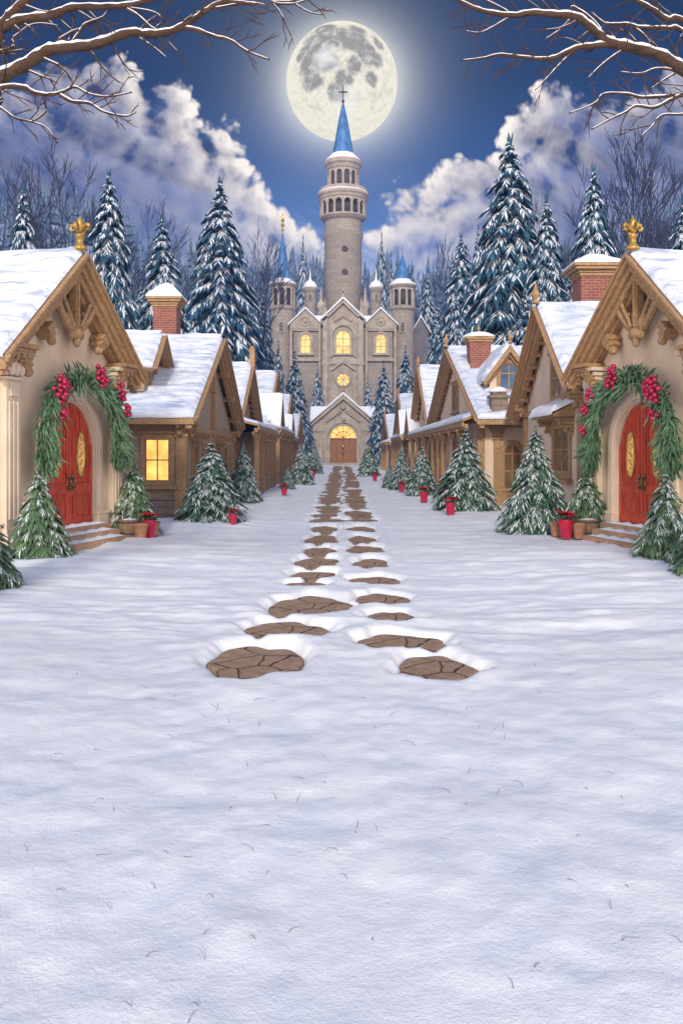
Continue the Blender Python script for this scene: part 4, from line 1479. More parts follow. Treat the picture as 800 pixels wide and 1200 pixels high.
# ---- right, second: tall cottage with carved bargeboards
def cottage_r2():
    X0, f = 6.0, -1
    t = simple_cottage(X0, f, 24.6, 3.4, 3.9, 6.2, 3.25, 'tall cream cottage with carved gable and brick chimney, behind the largest decorated spruce', 21, 'stucco2', lower=False, gablewin=False, nearrh=3.35, over=0.42)
    # upstairs window, lower window with a snow-covered hood
    window(t, f, PF, 22.9, 24.3, 3.55, 4.6, 'dimglass', 2, 2, 0.13)
    window(t, f, PF, 22.5, 24.1, 1.45, 2.70, 'dimglass', 2, 2, 0.17)
    h = MB()
    h.py([(0.0, 3.30), (0.55, 3.02), (0.55, 2.92), (0.0, 2.92)], 22.0, 24.6)
    for b in (22.2, 24.4):
        corbel(h, PF, b, 2.45, 0.2, 0.46, 0.44)
    ho = h.build('window_hood', M['trim'], t, f, bevel=0.015)
    s = MB()
    ln = math.hypot(0.6, 0.28)
    snow_slope(s, lambda a, q, hh: (0.6 / ln * q + 0.28 / ln * hh, 21.95 + a, 3.32 - 0.28 / ln * q + 0.6 / ln * hh), 2.7, ln, 0.13, 5, ripple=0.0)
    s.build('hood_snow', M['snow'], ho, f, smooth=True)
    lm = MB()
    lm.box(0.0, 0.05, 25.75, 25.87, 2.2, 2.5)
    lm.tube([(0.05, 25.81, 2.45), (0.2, 25.81, 2.5), (0.22, 25.81, 2.4)], 0.02, 6)
    lm.lathe([(0.03, 2.08), (0.08, 2.12), (0.11, 2.34), (0.05, 2.40), (0.01, 2.45)], 8, (0.22, 25.81, 0))
    lm.build('wall_lantern', M['iron'], t, f)
    chimney(t, f, -(7.45 - 6.0), 25.4, 5.0, 7.15, 0.98, 0.42, 0.20)


cottage_r2()


# ---- right, third: porch cottage with dormer, chimney and the canted corner block
def cottage_r3():
    X0, f = 5.0, -1
    t = simple_cottage(X0, f, 37.6, 7.5, 8.5, 6.55, 3.2, 'porch cottage with blue-paned dormer and tapered brick chimney, third on right', 22, 'stucco2', porch=(0.85, 29.6, 54.0, (31.0, 33.5, 36.5, 38.3, 40.5, 44.5, 48.5, 52.5)), small=[(57.0, 4.9, 2.2, 0.5)], winb=(33.5, 37.6, 42))
    SP = side_P(30.1)
    # pilasters and arched side door in the wall that faces the viewer
    k = MB()
    pilaster(k, SP, -0.45, 0.26, 3.0, 0.1)
    wallbox(k, SP, -1.9, 0.25, -0.02, 0.16, 2.86, 2.98)
    wallbox(k, SP, -1.9, 0.32, -0.02, 0.24, 2.981, 3.10)
    wallbox(k, SP, -1.9, 0.30, -0.02, 0.12, -0.1, 0.62)
    wallbox(k, SP, -1.9, 0.34, -0.02, 0.16, 0.621, 0.72)
    wallbox(k, SP, 0.05, 0.25, -0.02, 0.08, 0.72, 2.85)
    k.build('side_trim', M['trim'], t, f, bevel=0.012)
    arched_window(t, f, SP, -0.98, 0.74, 1.95, 0.32, 0.36, 'dimglass', w=0.13, mull=0.06)
    # stone urn block on the cornice
    u = MB()
    u.box(-0.68, -0.12, 29.3, 29.9, 3.11, 3.86)
    u.box(-0.74, -0.06, 29.24, 29.96, 3.861, 3.97)
    u.box(-0.64, -0.16, 29.32, 29.88, 3.971, 4.08)
    uo = u.build('parapet_block', M['stonebase'], t, f, bevel=0.02)
    u2 = MB()
    u2.lathe([(0.36, 4.08), (0.34, 4.16), (0.2, 4.24), (0.05, 4.28)], 12, (-0.4, 29.6, 0))
    u2.build('snow_cap', M['snow'], uo, f, smooth=True)
    finial(uo, f, -0.4, 29.6, 4.24, 0.3)
    dormer_side(t, f, -(6.85 - 5.0), -(5.45 - 5.0), 31.6, 35.6, 4.1, 5.0, 5.95, 31, 'blueglass')
    # tapered chimney
    x, y = -(5.55 - 5.0), 34.8
    ch = MB()
    w0, w1 = 0.36, 0.44
    ch.add([(x - w0, y - w0, 5.0), (x + w0, y - w0, 5.0), (x + w0, y + w0, 5.0), (x - w0, y + w0, 5.0), (x - w1, y - w1, 6.45), (x + w1, y - w1, 6.45), (x + w1, y + w1, 6.45), (x - w1, y + w1, 6.45)],
           [(3, 2, 1, 0), (4, 5, 6, 7), (0, 1, 5, 4), (1, 2, 6, 5), (2, 3, 7, 6), (3, 0, 4, 7)])
    co2 = ch.build('chimney', M['brick'], t, f)
    c2 = MB()
    c2.box(x - .5, x + .5, y - .5, y + .5, 6.451, 6.55); c2.box(x - .56, x + .56, y - .56, y + .56, 6.551, 6.66)
    c2.build('chimney_cap', M['trim'], co2, f, bevel=0.015)
    c3 = MB()
    c3.lathe([(.68, 6.66), (.66, 6.74), (.4, 6.86), (.1, 6.92)], 12, (x, y, 0))
    c3.build('snow_cap', M['snow'], co2, f, smooth=True)
    finial(co2, f, x, y, 6.88, 0.36)


cottage_r3()
simple_cottage(5.0, -1, 51.5, 5.4, 5.7, 7.15, 3.4, 'steep tan gabled cottage beyond the porch, fourth on right', 23, 'stucco2')
simple_cottage(5.0, -1, 69.5, 6.0, 6.6, 6.65, 3.3, 'brown gabled cottage with small roof finial, fifth on right', 24, 'siding', porch=(0.7, 63, 76, (64, 67, 70, 73, 75.6)), small=[(65.0, 5.2, 1.8, 0.5)])
simple_cottage(5.0, -1, 92.0, 7.4, 8.0, 6.0, 3.1, 'farthest cottage of the right row, next to the castle porch', 25, 'stucco2', fin=True, porch=(0.7, 84, 99, (85, 89, 93, 97)))


# ------------------------------------------------------------------ castle
def cone_tower(parent, u, d, r, z0, zshaft, zgal, zcone, ztip, nwin, name, slit=True, n=28):
    """round tower with a ring, an open gallery of arches and a blue cone"""
    s = MB()
    s.lathe([(r, z0), (r, zshaft), (r * 1.16, zshaft + 0.35), (r * 1.16, zshaft + 0.7), (r * 1.02, zshaft + 0.9), (r * 0.80, zshaft + 0.95), (r * 0.80, zgal)], n, (u, d, 0))
    o = s.build(name, M['cstone'], parent)
    for p in o.data.polygons:
        p.use_smooth = len(p.vertices) == 4
    o.modifiers.new("edges", 'EDGE_SPLIT').split_angle = R(35)
    g = MB()
    h0, h1 = zshaft + 0.9, zgal
    wbay = 2 * math.pi * r / nwin
    for k in range(nwin):
        a = 2 * math.pi * k / nwin
        ca, sa = math.cos(a), math.sin(a)
        # pier between two arches
        g.lathe([(wbay * .16, h0), (wbay * .16, h1 - 0.1)], 6, (u + r * .97 * ca, d + r * .97 * sa, 0))
        # arch plate spanning the bay
        a2 = a + math.pi / nwin
        c2, s2 = math.cos(a2), math.sin(a2)
        wb = wbay * 0.5
        hs = h1 - wb * 1.05
        poly = [(-wb, hs), (-wb * .66, hs)] + [(wb * .66 * math.cos(t), hs + wb * .66 * math.sin(t)) for t in [math.pi * (1 - q / 8) for q in range(1, 8)]] + [(wb * .66, hs), (wb, hs), (wb, h1), (-wb, h1)]
        g.prism(poly, r * .90, r * 1.0, lambda p, c, c2=c2, s2=s2: (u + c * c2 - p[0] * s2, d + c * s2 + p[0] * c2, p[1]))
    g.lathe([(r * 1.02, h1), (r * 1.1, h1 + 0.15), (r * 1.22, h1 + 0.4), (r * 1.22, h1 + 0.62), (r * 0.9, h1 + 0.7)], n, (u, d, 0))
    g.build('gallery', M['cstone2'], o)
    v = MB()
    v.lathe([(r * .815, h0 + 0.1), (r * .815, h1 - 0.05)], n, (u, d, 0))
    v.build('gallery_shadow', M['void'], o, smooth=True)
    c = MB()
    c.lathe([(r * 0.95, zcone + 0.3), (r * 0.76, zcone + 0.75), (r * 0.60, zcone + (ztip - zcone) * .25), (r * .34, zcone + (ztip - zcone) * .58), (0.05, ztip)], n, (u, d, 0))
    co3 = c.build('spire', M['blue'], o, smooth=True)
    sn = MB()
    sn.lathe([(r * 1.23, zcone - 0.02), (r * 1.2, zcone + 0.15), (r * 1.0, zcone + 0.42), (r * .80, zcone + 0.72), (r * 0.70, zcone + 1.0), (r * .6, zcone + 1.02)], n, (u, d, 0))
    sn.build('snow_collar', M['snow'], o, smooth=True)
    if slit:
        P = lambda uu, nn, z: (u + uu, d - r * 0.995 - nn, z)
        arched_window(o, 1, P, -0.1, zshaft - 3.6, zshaft - 2.4, 0.32, 0.4, 'void', 'cstone2', 0.16, 0.12)
    return o


def castle():
    D = 133.0
    t = thing('castle', 'pale stone castle with tall blue-spired tower under the full moon', 'castle', (0.13, D, 0))
    P0 = lambda d0: (lambda u, n, z: (u, d0 - n, z))
    # main body behind everything
    b = MB()
    b.box(-9.0, 9.0, 9.5, 24, 0, 22.8)
    b.box(-8.2, -3.3, 8.0, 9.5, 0, 22.6)
    b.box(3.3, 8.2, 8.0, 9.5, 0, 22.6)
    b.build('wall', M['cstone'], t, bevel=0.08)
    rs = MB()
    rs.py([(-9.2, 22.81), (9.2, 22.81), (7.5, 25.0), (-7.5, 25.0)], 10.5, 23.5)
    rs.build('body_roof', M['snow'], t, bevel=0.1)
    # side bays with small gables
    for sg in (-1, 1):
        g = MB()
        uc = sg * 6.2
        g.py([(uc - 2.5, 22.0), (uc + 2.5, 22.0), (uc + 2.5, 23.2), (uc, 25.6), (uc - 2.5, 23.2)], 7.6, 12)
        g.box(uc - 2.55, uc - 2.15, 7.4, 8.0, 0, 23.0); g.box(uc + 2.15, uc + 2.55, 7.4, 8.0, 0, 23.0)
        g.box(uc - 2.15, uc + 2.15, 7.5, 8.0, 17.0, 17.5)
        g.box(uc - 2.15, uc + 2.15, 7.5, 8.0, 22.3, 22.7)
        go = g.build('side_bay', M['cstone2'], t, bevel=0.06)
        s = MB()
        for q in (-1, 1):
            s.py([(uc, 25.95), (uc + q * 2.9, 23.15), (uc + q * 2.9, 22.85), (uc, 25.6)], 7.2, 14)
        s.build('bay_snow', M['snow'], go, bevel=0.08)
        arched_window(t, 1, P0(7.98), uc, 18.4, 20.6, 0.85, 1.0, 'litc', 'cstone2', 0.38, 0.28, 0.12)
        k = MB()
        k.tube([(uc + 0.7 * math.cos(q * math.pi / 8), 7.55, 23.6 + 0.7 * math.sin(q * math.pi / 8)) for q in range(17)], 0.14, 6, False)
        k.ball((uc, 7.55, 23.6), 0.35, 8, 6)
        k.build('roundel', M['cstone2'], go)
    # central bay
    c = MB()
    c.box(-3.1, 3.1, 7.0, 10, 0, 23.8)
    c.py([(-3.1, 23.8), (3.1, 23.8), (0, 26.9)], 7.0, 11)
    for sg in (-1, 1):
        c.box(sg * 2.5, sg * 3.3, 6.5, 7.0, 0, 24.2)
        c.box(sg * 2.4, sg * 3.45, 6.35, 7.0, 24.2, 24.6)
        c.box(sg * 2.35, sg * 3.45, 6.4, 7.0, 16.3, 16.8)
        c.box(sg * 2.2, sg * 2.4, 6.7, 7.0, 0, 23.5)
        c.lathe([(0.35, 24.6), (0.3, 25.2), (0.12, 25.9), (0.22, 26.1), (0.01, 27.4)], 8, (sg * 2.95, 6.8, 0))
    c.box(-2.3, 2.3, 6.75, 7.0, 16.4, 16.7)
    co4 = c.build('central_bay', M['cstone2'], t, bevel=0.05)
    cs = MB()
    for q in (-1, 1):
        cs.py([(0, 27.5), (q * 3.7, 23.9), (q * 3.7, 23.6), (0, 27.05)], 6.2, 12)
    cs.build('gable_snow', M['snow'], co4, bevel=0.08)
    cm = MB()
    for q in (-1, 1):
        cm.py([(0, 27.02), (q * 3.5, 23.6), (q * 3.5, 23.1), (0, 26.4)], 6.5, 6.98)
    arch_ring(cm, P0(7.0), 0, 17.6, 20.8, 1.75, 1.95, 0.35, 0, 0.35)
    # pointed niche round the rose window
    for q in (-1, 1):
        cm.py([(0, 17.2), (q * 2.1, 15.6), (q * 2.1, 15.2), (0, 16.7)], 6.5, 6.98)
        cm.box(q * 1.75, q * 2.1, 6.6, 6.98, 10.0, 15.2)
    for q in range(-3, 4):
        cm.ball((q * 0.42, 6.9, 24.4 - abs(q) * 0.25), 0.3, 8, 6)
    cm.build('carved_trim', M['cstone2'], co4, bevel=0.04)
    arched_window(t, 1, P0(6.98), 0, 18.2, 20.6, 1.25, 1.5, 'litc', 'cstone2', 0.30, 0.24, 0.16, 2)
    rw = MB()
    N = 24
    rw.tube([(1.15 * math.cos(q * 2 * math.pi / N), 6.86, 13.9 + 1.15 * math.sin(q * 2 * math.pi / N)) for q in range(N + 1)], 0.2, 8, False)
    for q in range(4):
        a = q * math.pi / 4
        rw.tube([(-1.1 * math.cos(a), 6.86, 13.9 - 1.1 * math.sin(a)), (1.1 * math.cos(a), 6.86, 13.9 + 1.1 * math.sin(a))], 0.07, 6)
    rwo = rw.build('rose_window', M['cstone2'], t)
    rg = MB()
    rg.add([(1.12 * math.cos(q * 2 * math.pi / N), 6.95, 13.9 + 1.12 * math.sin(q * 2 * math.pi / N)) for q in range(N)], [tuple(range(N))])
    rg.build('pane', M['litc'], rwo, recalc=False)
    # cross finial on the central gable
    fx = MB()
    fx.box(-0.12, 0.12, 6.4, 6.6, 27.3, 28.9); fx.box(-0.5, 0.5, 6.4, 6.6, 28.1, 28.35)
    fx.ball((0, 6.5, 27.5), 0.3)
    fx.build('gable_finial', M['cstone2'], t)
    # porch
    p = MB()
    p.box(-4.7, -2.25, -2.0, 3.4, 0, 6.2); p.box(2.25, 4.7, -2.0, 3.4, 0, 6.2); p.box(-2.24, 2.24, 2.0, 7.0, 0, 6.0)
    ar = arch_pts(0, 4.05, 2.25, 2.25, 20)
    p.py([(-2.25, 4.05)] + ar[::-1][1:-1] + [(2.25, 4.05), (4.7, 4.05), (4.7, 6.4), (0, 10.6), (-4.7, 6.4), (-4.7, 4.05)], -2.02, -1.0)
    p.box(-6.0, -4.7, 0.4, 3.4, 0, 4.3); p.box(4.7, 6.0, 0.4, 3.4, 0, 4.3)
    po = p.build('porch', M['cstone2'], t, bevel=0.04)
    q_ = MB()
    arch_ring(q_, P0(-2.0), 0, 0.3, 4.05, 2.02, 2.02, 0.28, -0.6, 0.18, 24)
    arch_ring(q_, P0(-2.0), 0, 0.3, 4.05, 2.45, 2.45, 0.25, -0.1, 0.28, 24)
    for sg in (-1, 1):
        for (w_, dx_) in ((0.5, 3.5), (0.35, 4.4)):
            q_.box(sg * dx_ - w_ / 2, sg * dx_ + w_ / 2, -2.35, -2.0, 0, 5.9)
            q_.box(sg * dx_ - w_ / 2 - 0.12, sg * dx_ + w_ / 2 + 0.12, -2.5, -2.0, 5.2, 5.5)
            q_.box(sg * dx_ - w_ / 2 - 0.12, sg * dx_ + w_ / 2 + 0.12, -2.5, -2.0, 0, 0.8)
        q_.py([(0, 10.75), (sg * 5.2, 6.15), (sg * 5.2, 5.75), (0, 10.1)], -2.6, -2.03)
        for k in range(1, 7):
            q_.ball((sg * (0.4 * k), -2.15, 8.6 - 0.30 * k), 0.26, 8, 6)
    q_.ball((0, -2.2, 8.9), 0.45, 10, 8)
    q_.ball((0, -2.3, 7.0), 0.35, 10, 8)
    q_.build('porch_trim', M['cstone2'], po, bevel=0.03)
    s = MB()
    for sg in (-1, 1):
        s.py([(0, 11.25), (sg * 5.45, 6.45), (sg * 5.45, 6.15), (0, 10.78)], -2.8, 3.5)
        s.px([(-1.6, 6.35), (2.6, 9.3), (3.6, 9.3), (3.6, 6.05), (-1.6, 6.05)], sg * 1.5, sg * 5.2)
        s.px([(-0.2, 4.31), (2.4, 5.9), (3.6, 6.0), (3.6, 4.31)], sg * 4.75, sg * 6.3)
    s.build('porch_snow', M['snow'], po, bevel=0.12)
    fn = MB()
    fn.lathe([(0.25, 11.1), (0.35, 11.4), (0.15, 11.6), (0.3, 11.9), (0.02, 12.4)], 10, (0, -2.4, 0))
    fn.build('porch_finial', M['trim'], po, smooth=True)
    dr = MB()
    for sg in (-1, 1):
        dr.box(sg * 0.02, sg * 2.0, -1.55, -1.42, 0.4, 4.0)
        for (z0, z1) in ((0.7, 1.8), (2.1, 3.7)):
            for (x0, x1) in ((0.25, 0.9), (1.1, 1.75)):
                dr.box(sg * x0, sg * x1, -1.62, -1.551, z0, z1)
    dr.box(-2.05, 2.05, -1.66, -1.42, 3.98, 4.2)
    do = dr.build('door', M['cdoor'], t, bevel=0.03)
    kn = MB()
    kn.ball((0.0, -1.75, 2.9), 0.28, 10, 8, (1, 0.5, 1)); kn.ball((0.14, -1.72, 1.95), 0.12); kn.ball((-0.14, -1.72, 1.95), 0.12)
    kn.build('handle', M['gold'], do, smooth=True)
    fl = MB()
    fa = arch_pts(0, 4.2, 2.0, 1.85, 18)
    fl.add([(x, -1.5, z) for x, z in fa], [tuple(range(len(fa)))])
    flo = fl.build('fanlight', M['litc'], t, recalc=False)
    fb = MB()
    for k in range(1, 6):
        a = math.pi * k / 6
        fb.tube([(0, -1.56, 4.2), (1.98 * math.cos(a), -1.56, 4.2 + 1.83 * math.sin(a))], 0.05, 6)
    fb.tube([(x * .55, -1.56, 4.2 + (z - 4.2) * .55) for x, z in fa], 0.05, 6)
    fb.build('fanlight_bars', M['cdoor'], flo)
    st = MB()
    for k in range(3):
        st.box(-3.0 - .3 * k, 3.0 + .3 * k, -2.6 - .5 * k, -1.4, 0.26 - .13 * k, 0.39 - .13 * k)
    st.build('steps', M['cstone2'], t, bevel=0.02)
    # main tower
    tw = MB()
    r = 3.25
    tw.lathe([(r, 0), (r, 39.2), (r * 1.08, 39.6), (r * 1.08, 40.4), (r * 1.0, 40.6), (r * 1.0, 42.3), (r * 1.12, 42.6), (r * 1.12, 43.0), (r * .95, 43.2), (r * .95, 46.0),
              (r * 0.74, 46.2), (r * .74, 52.4)], 40, (0, 17, 0))
    two = tw.build('main_tower', M['cstone'], t)
    two.data.polygons.foreach_set('use_smooth', [True] * len(two.data.polygons))
    two.modifiers.new("edges", 'EDGE_SPLIT').split_angle = R(35)
    g = MB()

    def arcade(rr, h0, h1, nb, ro, ri):
        wb = math.pi * rr / nb
        for k in range(nb):
            a = 2 * math.pi * k / nb
            g.lathe([(wb * .42, h0), (wb * .30, h0 + .2), (wb * .30, h1 - wb * 1.3), (wb * .42, h1 - wb)], 6, (rr * .98 * math.cos(a), 17 + rr * .98 * math.sin(a), 0))
            a2 = a + math.pi / nb
            c2, s2 = math.cos(a2), math.sin(a2)
            hs = h1 - wb * 1.1
            poly = [(-wb * 1.02, hs), (-wb * .68, hs)] + [(wb * .68 * math.cos(q), hs + wb * .68 * math.sin(q)) for q in [math.pi * (1 - j / 8) for j in range(1, 8)]] + [(wb * .68, hs), (wb * 1.02, hs), (wb * 1.02, h1), (-wb * 1.02, h1)]
            g.prism(poly, ri, ro, lambda p_, c_, c2=c2, s2=s2: (c_ * c2 - p_[0] * s2, 17 + c_ * s2 + p_[0] * c2, p_[1]))
    arcade(3.9, 43.2, 46.0, 16, 4.0, 3.4)
    g.lathe([(3.7, 42.7), (4.05, 43.0), (4.05, 43.25), (3.5, 43.25)], 40, (0, 17, 0))
    g.lathe([(3.6, 45.95), (4.1, 46.1), (4.2, 46.5), (4.45, 46.8), (4.45, 47.2), (4.2, 47.3), (4.2, 48.0), (4.0, 48.0), (4.0, 47.0), (2.3, 47.0)], 40, (0, 17, 0))
    arcade(2.6, 47.6, 51.3, 12, 2.66, 2.3)
    g.lathe([(2.5, 51.25), (2.75, 51.5), (2.9, 52.0), (3.2, 52.3), (3.25, 52.9), (2.6, 53.0)], 40, (0, 17, 0))
    g.build('gallery', M['cstone2'], two)
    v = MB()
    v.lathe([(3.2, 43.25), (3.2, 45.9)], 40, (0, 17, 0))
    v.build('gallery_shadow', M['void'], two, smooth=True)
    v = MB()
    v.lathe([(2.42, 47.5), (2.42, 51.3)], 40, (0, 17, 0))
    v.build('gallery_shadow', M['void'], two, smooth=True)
    sp = MB()
    sp.lathe([(2.6, 53.0), (2.05, 53.9), (1.75, 55), (1.25, 57.8), (0.72, 60.8), (0.08, 63.6)], 36, (0, 17, 0))
    sp.build('spire', M['blue'], two, smooth=True)
    sn = MB()
    sn.lathe([(3.28, 52.88), (3.2, 53.1), (2.75, 53.5), (2.3, 53.95), (2.0, 54.3), (1.7, 54.3)], 36, (0, 17, 0))
    sn.build('snow_collar', M['snow'], two, smooth=True)
    sn = MB()
    sn.lathe([(4.46, 47.18), (4.4, 47.4), (4.2, 47.42)], 36, (0, 17, 0))
    sn.build('snow_ring', M['snow'], two, smooth=True)
    cr = MB()
    cr.ball((0, 17, 63.7), 0.28, 8, 6)
    cr.box(-0.11, 0.11, 16.9, 17.1, 63.8, 66.4); cr.box(-0.75, 0.75, 16.9, 17.1, 65.2, 65.45)
    cr.build('cross', M['iron'], two)
    oc = MB()
    for z in (37.0, 33.0):
        oc.tube([(0.3 + 0.42 * math.cos(q * math.pi / 8), 17 - 3.26, z + 0.42 * math.sin(q * math.pi / 8)) for q in range(17)], 0.12, 6, False)
        oc.ball((0.3, 17 - 3.22, z), 0.36, 10, 8, (1, .3, 1))
    oc.build('round_opening', M['void'], two)
    # side towers
    lt = cone_tower(t, -10.15, 10.5, 1.95, 0, 25.6, 29.6, 30.2, 39.0, 10, 'side_tower')
    gf = MB()
    gf.tube([(-10.15, 10.5, 38.7), (-10.15, 10.5, 42.2)], 0.09, 6)
    for z, rr in ((39.4, .25), (40.2, .34), (41.0, .3)):
        gf.ball((-10.15, 10.5, z), rr, 8, 6)
    gf.box(-10.6, -9.7, 10.42, 10.58, 41.5, 41.7)
    gf.build('spire_finial', M['gold'], lt)
    rt = cone_tower(t, 9.95, 10.5, 1.95, 0, 25.6, 29.4, 30.0, 35.4, 10, 'side_tower')
    gf = MB()
    gf.tube([(9.95, 10.5, 35.2), (9.95, 10.5, 37.0)], [0.1, 0.02], 6)
    gf.build('spire_finial', M['blue'], rt)
    # little turrets with snowy domes
    for sg in (-1, 1):
        u = sg * 5.7
        k = MB()
        k.lathe([(1.0, 20), (1.0, 29.6), (1.2, 29.9), (1.28, 30.4), (1.0, 30.6)], 20, (u, 15, 0))
        ko = k.build('turret', M['cstone'], t)
        ds = MB()
        ds.lathe([(1.3, 30.4), (1.2, 30.9), (0.8, 31.5), (0.3, 31.8), (0.14, 32.2), (0.02, 34.0)], 20, (u, 15, 0))
        ds.build('snow_dome', M['snow'], ko, smooth=True)
        arched_window(ko, 1, P0(15 - 1.0), u, 28.2, 29.0, 0.25, 0.3, 'void', 'cstone2', 0.12, 0.1)
        k = MB()
        uu = sg * 3.75
        k.lathe([(0.5, 24), (0.5, 26.2), (0.75, 26.5), (0.7, 27.1), (0.35, 27.6), (0.2, 28.0), (0.3, 28.3), (0.02, 30.2)], 12, (uu, 11.5, 0))
        k.build('pinnacle', M['cstone2'], t, smooth=True)
    # wing at the right
    w = MB()
    w.py([(11.9, 0), (14.6, 0), (14.6, 22.6), (13.3, 25.0), (11.9, 22.6)], 13, 20)
    wo = w.build('wing', M['cdark'], t, bevel=0.05)
    ws = MB()
    for sg in (-1, 1):
        ws.py([(13.3, 25.5), (13.3 + sg * 1.8, 22.4), (13.3 + sg * 1.8, 22.1), (13.3, 25.05)], 12.6, 20)
    ws.build('wing_snow', M['snow'], wo, bevel=0.06)
    ls = MB()
    for k in range(5):
        ls.box(12.05 + k * .55, 12.2 + k * .55, 12.9, 13.0, 8, 22.0)
    ls.build('wing_ribs', M['cdark'], wo)


castle()


# ------------------------------------------------------------------ foliage strips
def strip(V, Fc, p, dirv, up, L, w, droop, segs=2, ridge=0.35):
    """a tapered, slightly ridged spray of needles from p"""
    d = dirv.normalized()
    side = d.cross(up)
    if side.length < 1e-6:
        side = Vector((1, 0, 0))
    side.normalize()
    base = len(V)
    prof = (0.45, 1.0, 0.72)
    for k in range(segs):
        t = k / segs
        c = p + d * (L * t) + Vector((0, 0, -droop * L * t * t))
        ww = w * prof[min(k, 2)]
        V.append(tuple(c - side * ww)); V.append(tuple(c + up * (ww * ridge))); V.append(tuple(c + side * ww))
    tip = p + d * L + Vector((0, 0, -droop * L))
    V.append(tuple(tip))
    for k in range(segs - 1):
        a, b = base + 3 * k, base + 3 * k + 3
        Fc.append((a, a + 1, b + 1, b)); Fc.append((a + 1, a + 2, b + 2, b + 1))
    a = base + 3 * (segs - 1); tp = base + 3 * segs
    Fc.append((a, a + 1, tp)); Fc.append((a + 1, a + 2, tp))


def spruce_mesh(seed, tiers, per, rbase, snow, thin=1.0, inner=True, needle=1.0, low=0.04, power=0.85, fine=0):
    """unit-height spruce: returns trunk, crown and snow meshes"""
    r = random.Random(seed)
    V, Fc, SV, SF = [], [], [], []
    up = Vector((0, 0, 1))
    for ti in range(tiers):
        t = ti / (tiers - 1)
        z = low + (0.965 - low) * (t ** 0.94)
        Rz = rbase * (1 - t) ** power + 0.012
        nb = max(5, int(per * (1 - t * 0.62)))
        a0 = r.uniform(0, 6.28)
        for k in range(nb):
            a = a0 + 2 * math.pi * k / nb + r.uniform(-0.2, 0.2)
            L = Rz * r.uniform(0.76, 1.16)
            zz = z + r.uniform(-0.35, 0.35) / tiers
            h = Vector((math.cos(a), math.sin(a), 0))
            sd_ = Vector((-math.sin(a), math.cos(a), 0))
            has_snow = r.random() < snow
            rise, drp = r.uniform(0.05, 0.22), r.uniform(0.42, 0.70)

            def bp(q):
                return Vector((0, 0, zz)) + h * (L * q) + up * (L * (rise * q - drp * q * q))
            qs = (0.28, 0.42, 0.55, 0.68, 0.80, 0.90) if L > rbase * 0.30 else (0.35, 0.6, 0.8)
            if fine and L > rbase * 0.25:
                qs = tuple(0.24 + 0.70 * e / 9 for e in range(10))
            w0 = (0.0055 + 0.030 * L) * thin
            # leader
            def spray(p, d, l, w, dr, sn):
                strip(V, Fc, p, d, up, l, w, dr, 2)
                if sn:
                    strip(SV, SF, p + up * (w * 0.42) + d.normalized() * (l * 0.04), d, up, l * r.uniform(0.5, 0.9), w * r.uniform(0.30, 0.52), dr * 0.95, 2, 0.5)
            tan = (bp(1.0) - bp(0.72))
            spray(bp(0.70), tan, L * 0.42, w0 * 1.1, 0.18, has_snow)
            for q in qs:
                for sg in (-1, 1):
                    ang = r.uniform(0.45, 0.95) * (1.15 - 0.45 * q)
                    tq = (bp(min(1, q + 0.1)) - bp(q)).normalized()
                    d = tq * math.cos(ang) + sd_ * sg * math.sin(ang)
                    l = L * (0.52 - 0.22 * q) * r.uniform(0.8, 1.2) + 0.006
                    spray(bp(q), d, l, w0 * r.uniform(0.8, 1.1), r.uniform(0.10, 0.38), has_snow and r.random() < 0.82 and q > 0.25)
            if inner:
                for q in range(2):
                    aa = a + r.uniform(-.6, .6)
                    strip(V, Fc, Vector((0, 0, zz + 0.01)), Vector((math.cos(aa), math.sin(aa), r.uniform(-0.5, 0.2))), up, L * r.uniform(0.4, 0.65), w0 * 1.5, 0.1, 2)
    # top shoot
    for k in range(5):
        a = k * 1.257
        strip(V, Fc, Vector((0, 0, 0.955)), Vector((math.cos(a) * 0.3, math.sin(a) * 0.3, 1)), Vector((math.cos(a), math.sin(a), 0)), 0.05, 0.006, 0, 2)
    tr = MB()
    tr.tube([(0, 0, -0.03), (0, 0, 0.3), (0.002, 0, 0.94)], [rbase * 0.10, rbase * 0.07, 0.004], 8)
    mt = tr.build('trunk', M['bark'], mesh_only=True)
    mats = {}
    m1 = MB(); m1.v, m1.f = V, Fc
    m2 = MB(); m2.v, m2.f = SV, SF
    return mt, m1, m2


class TreeKind:
    def __init__(s, leafm, *a, **k):
        mt, m1, m2 = spruce_mesh(*a, **k)
        s.tr = mt
        s.cr = m1.build('crown', M[leafm], recalc=False, mesh_only=True)
        s.sn = m2.build('snow_load', M['snow'], recalc=False, mesh_only=True)


XM = [TreeKind('xmas', 100 + i, 21, 22, 0.34, 0.94, low=0.03, thin=0.80, fine=1) for i in range(3)]
XL = [TreeKind('xgreen', 150 + i, 19, 20, 0.36, 0.55, low=0.03, thin=0.9, fine=1) for i in range(2)]     # greener ones by the doors
SPK = [TreeKind('spruce', 200 + i, 34, 23, 0.20, 0.95, low=0.05, power=0.68, thin=0.88, fine=1) for i in range(4)]
SPS = [TreeKind('spruce', 260 + i, 24, 20, 0.22, 0.9, low=0.05, power=0.75, thin=0.95, fine=1) for i in range(2)]

trng = random.Random(99)


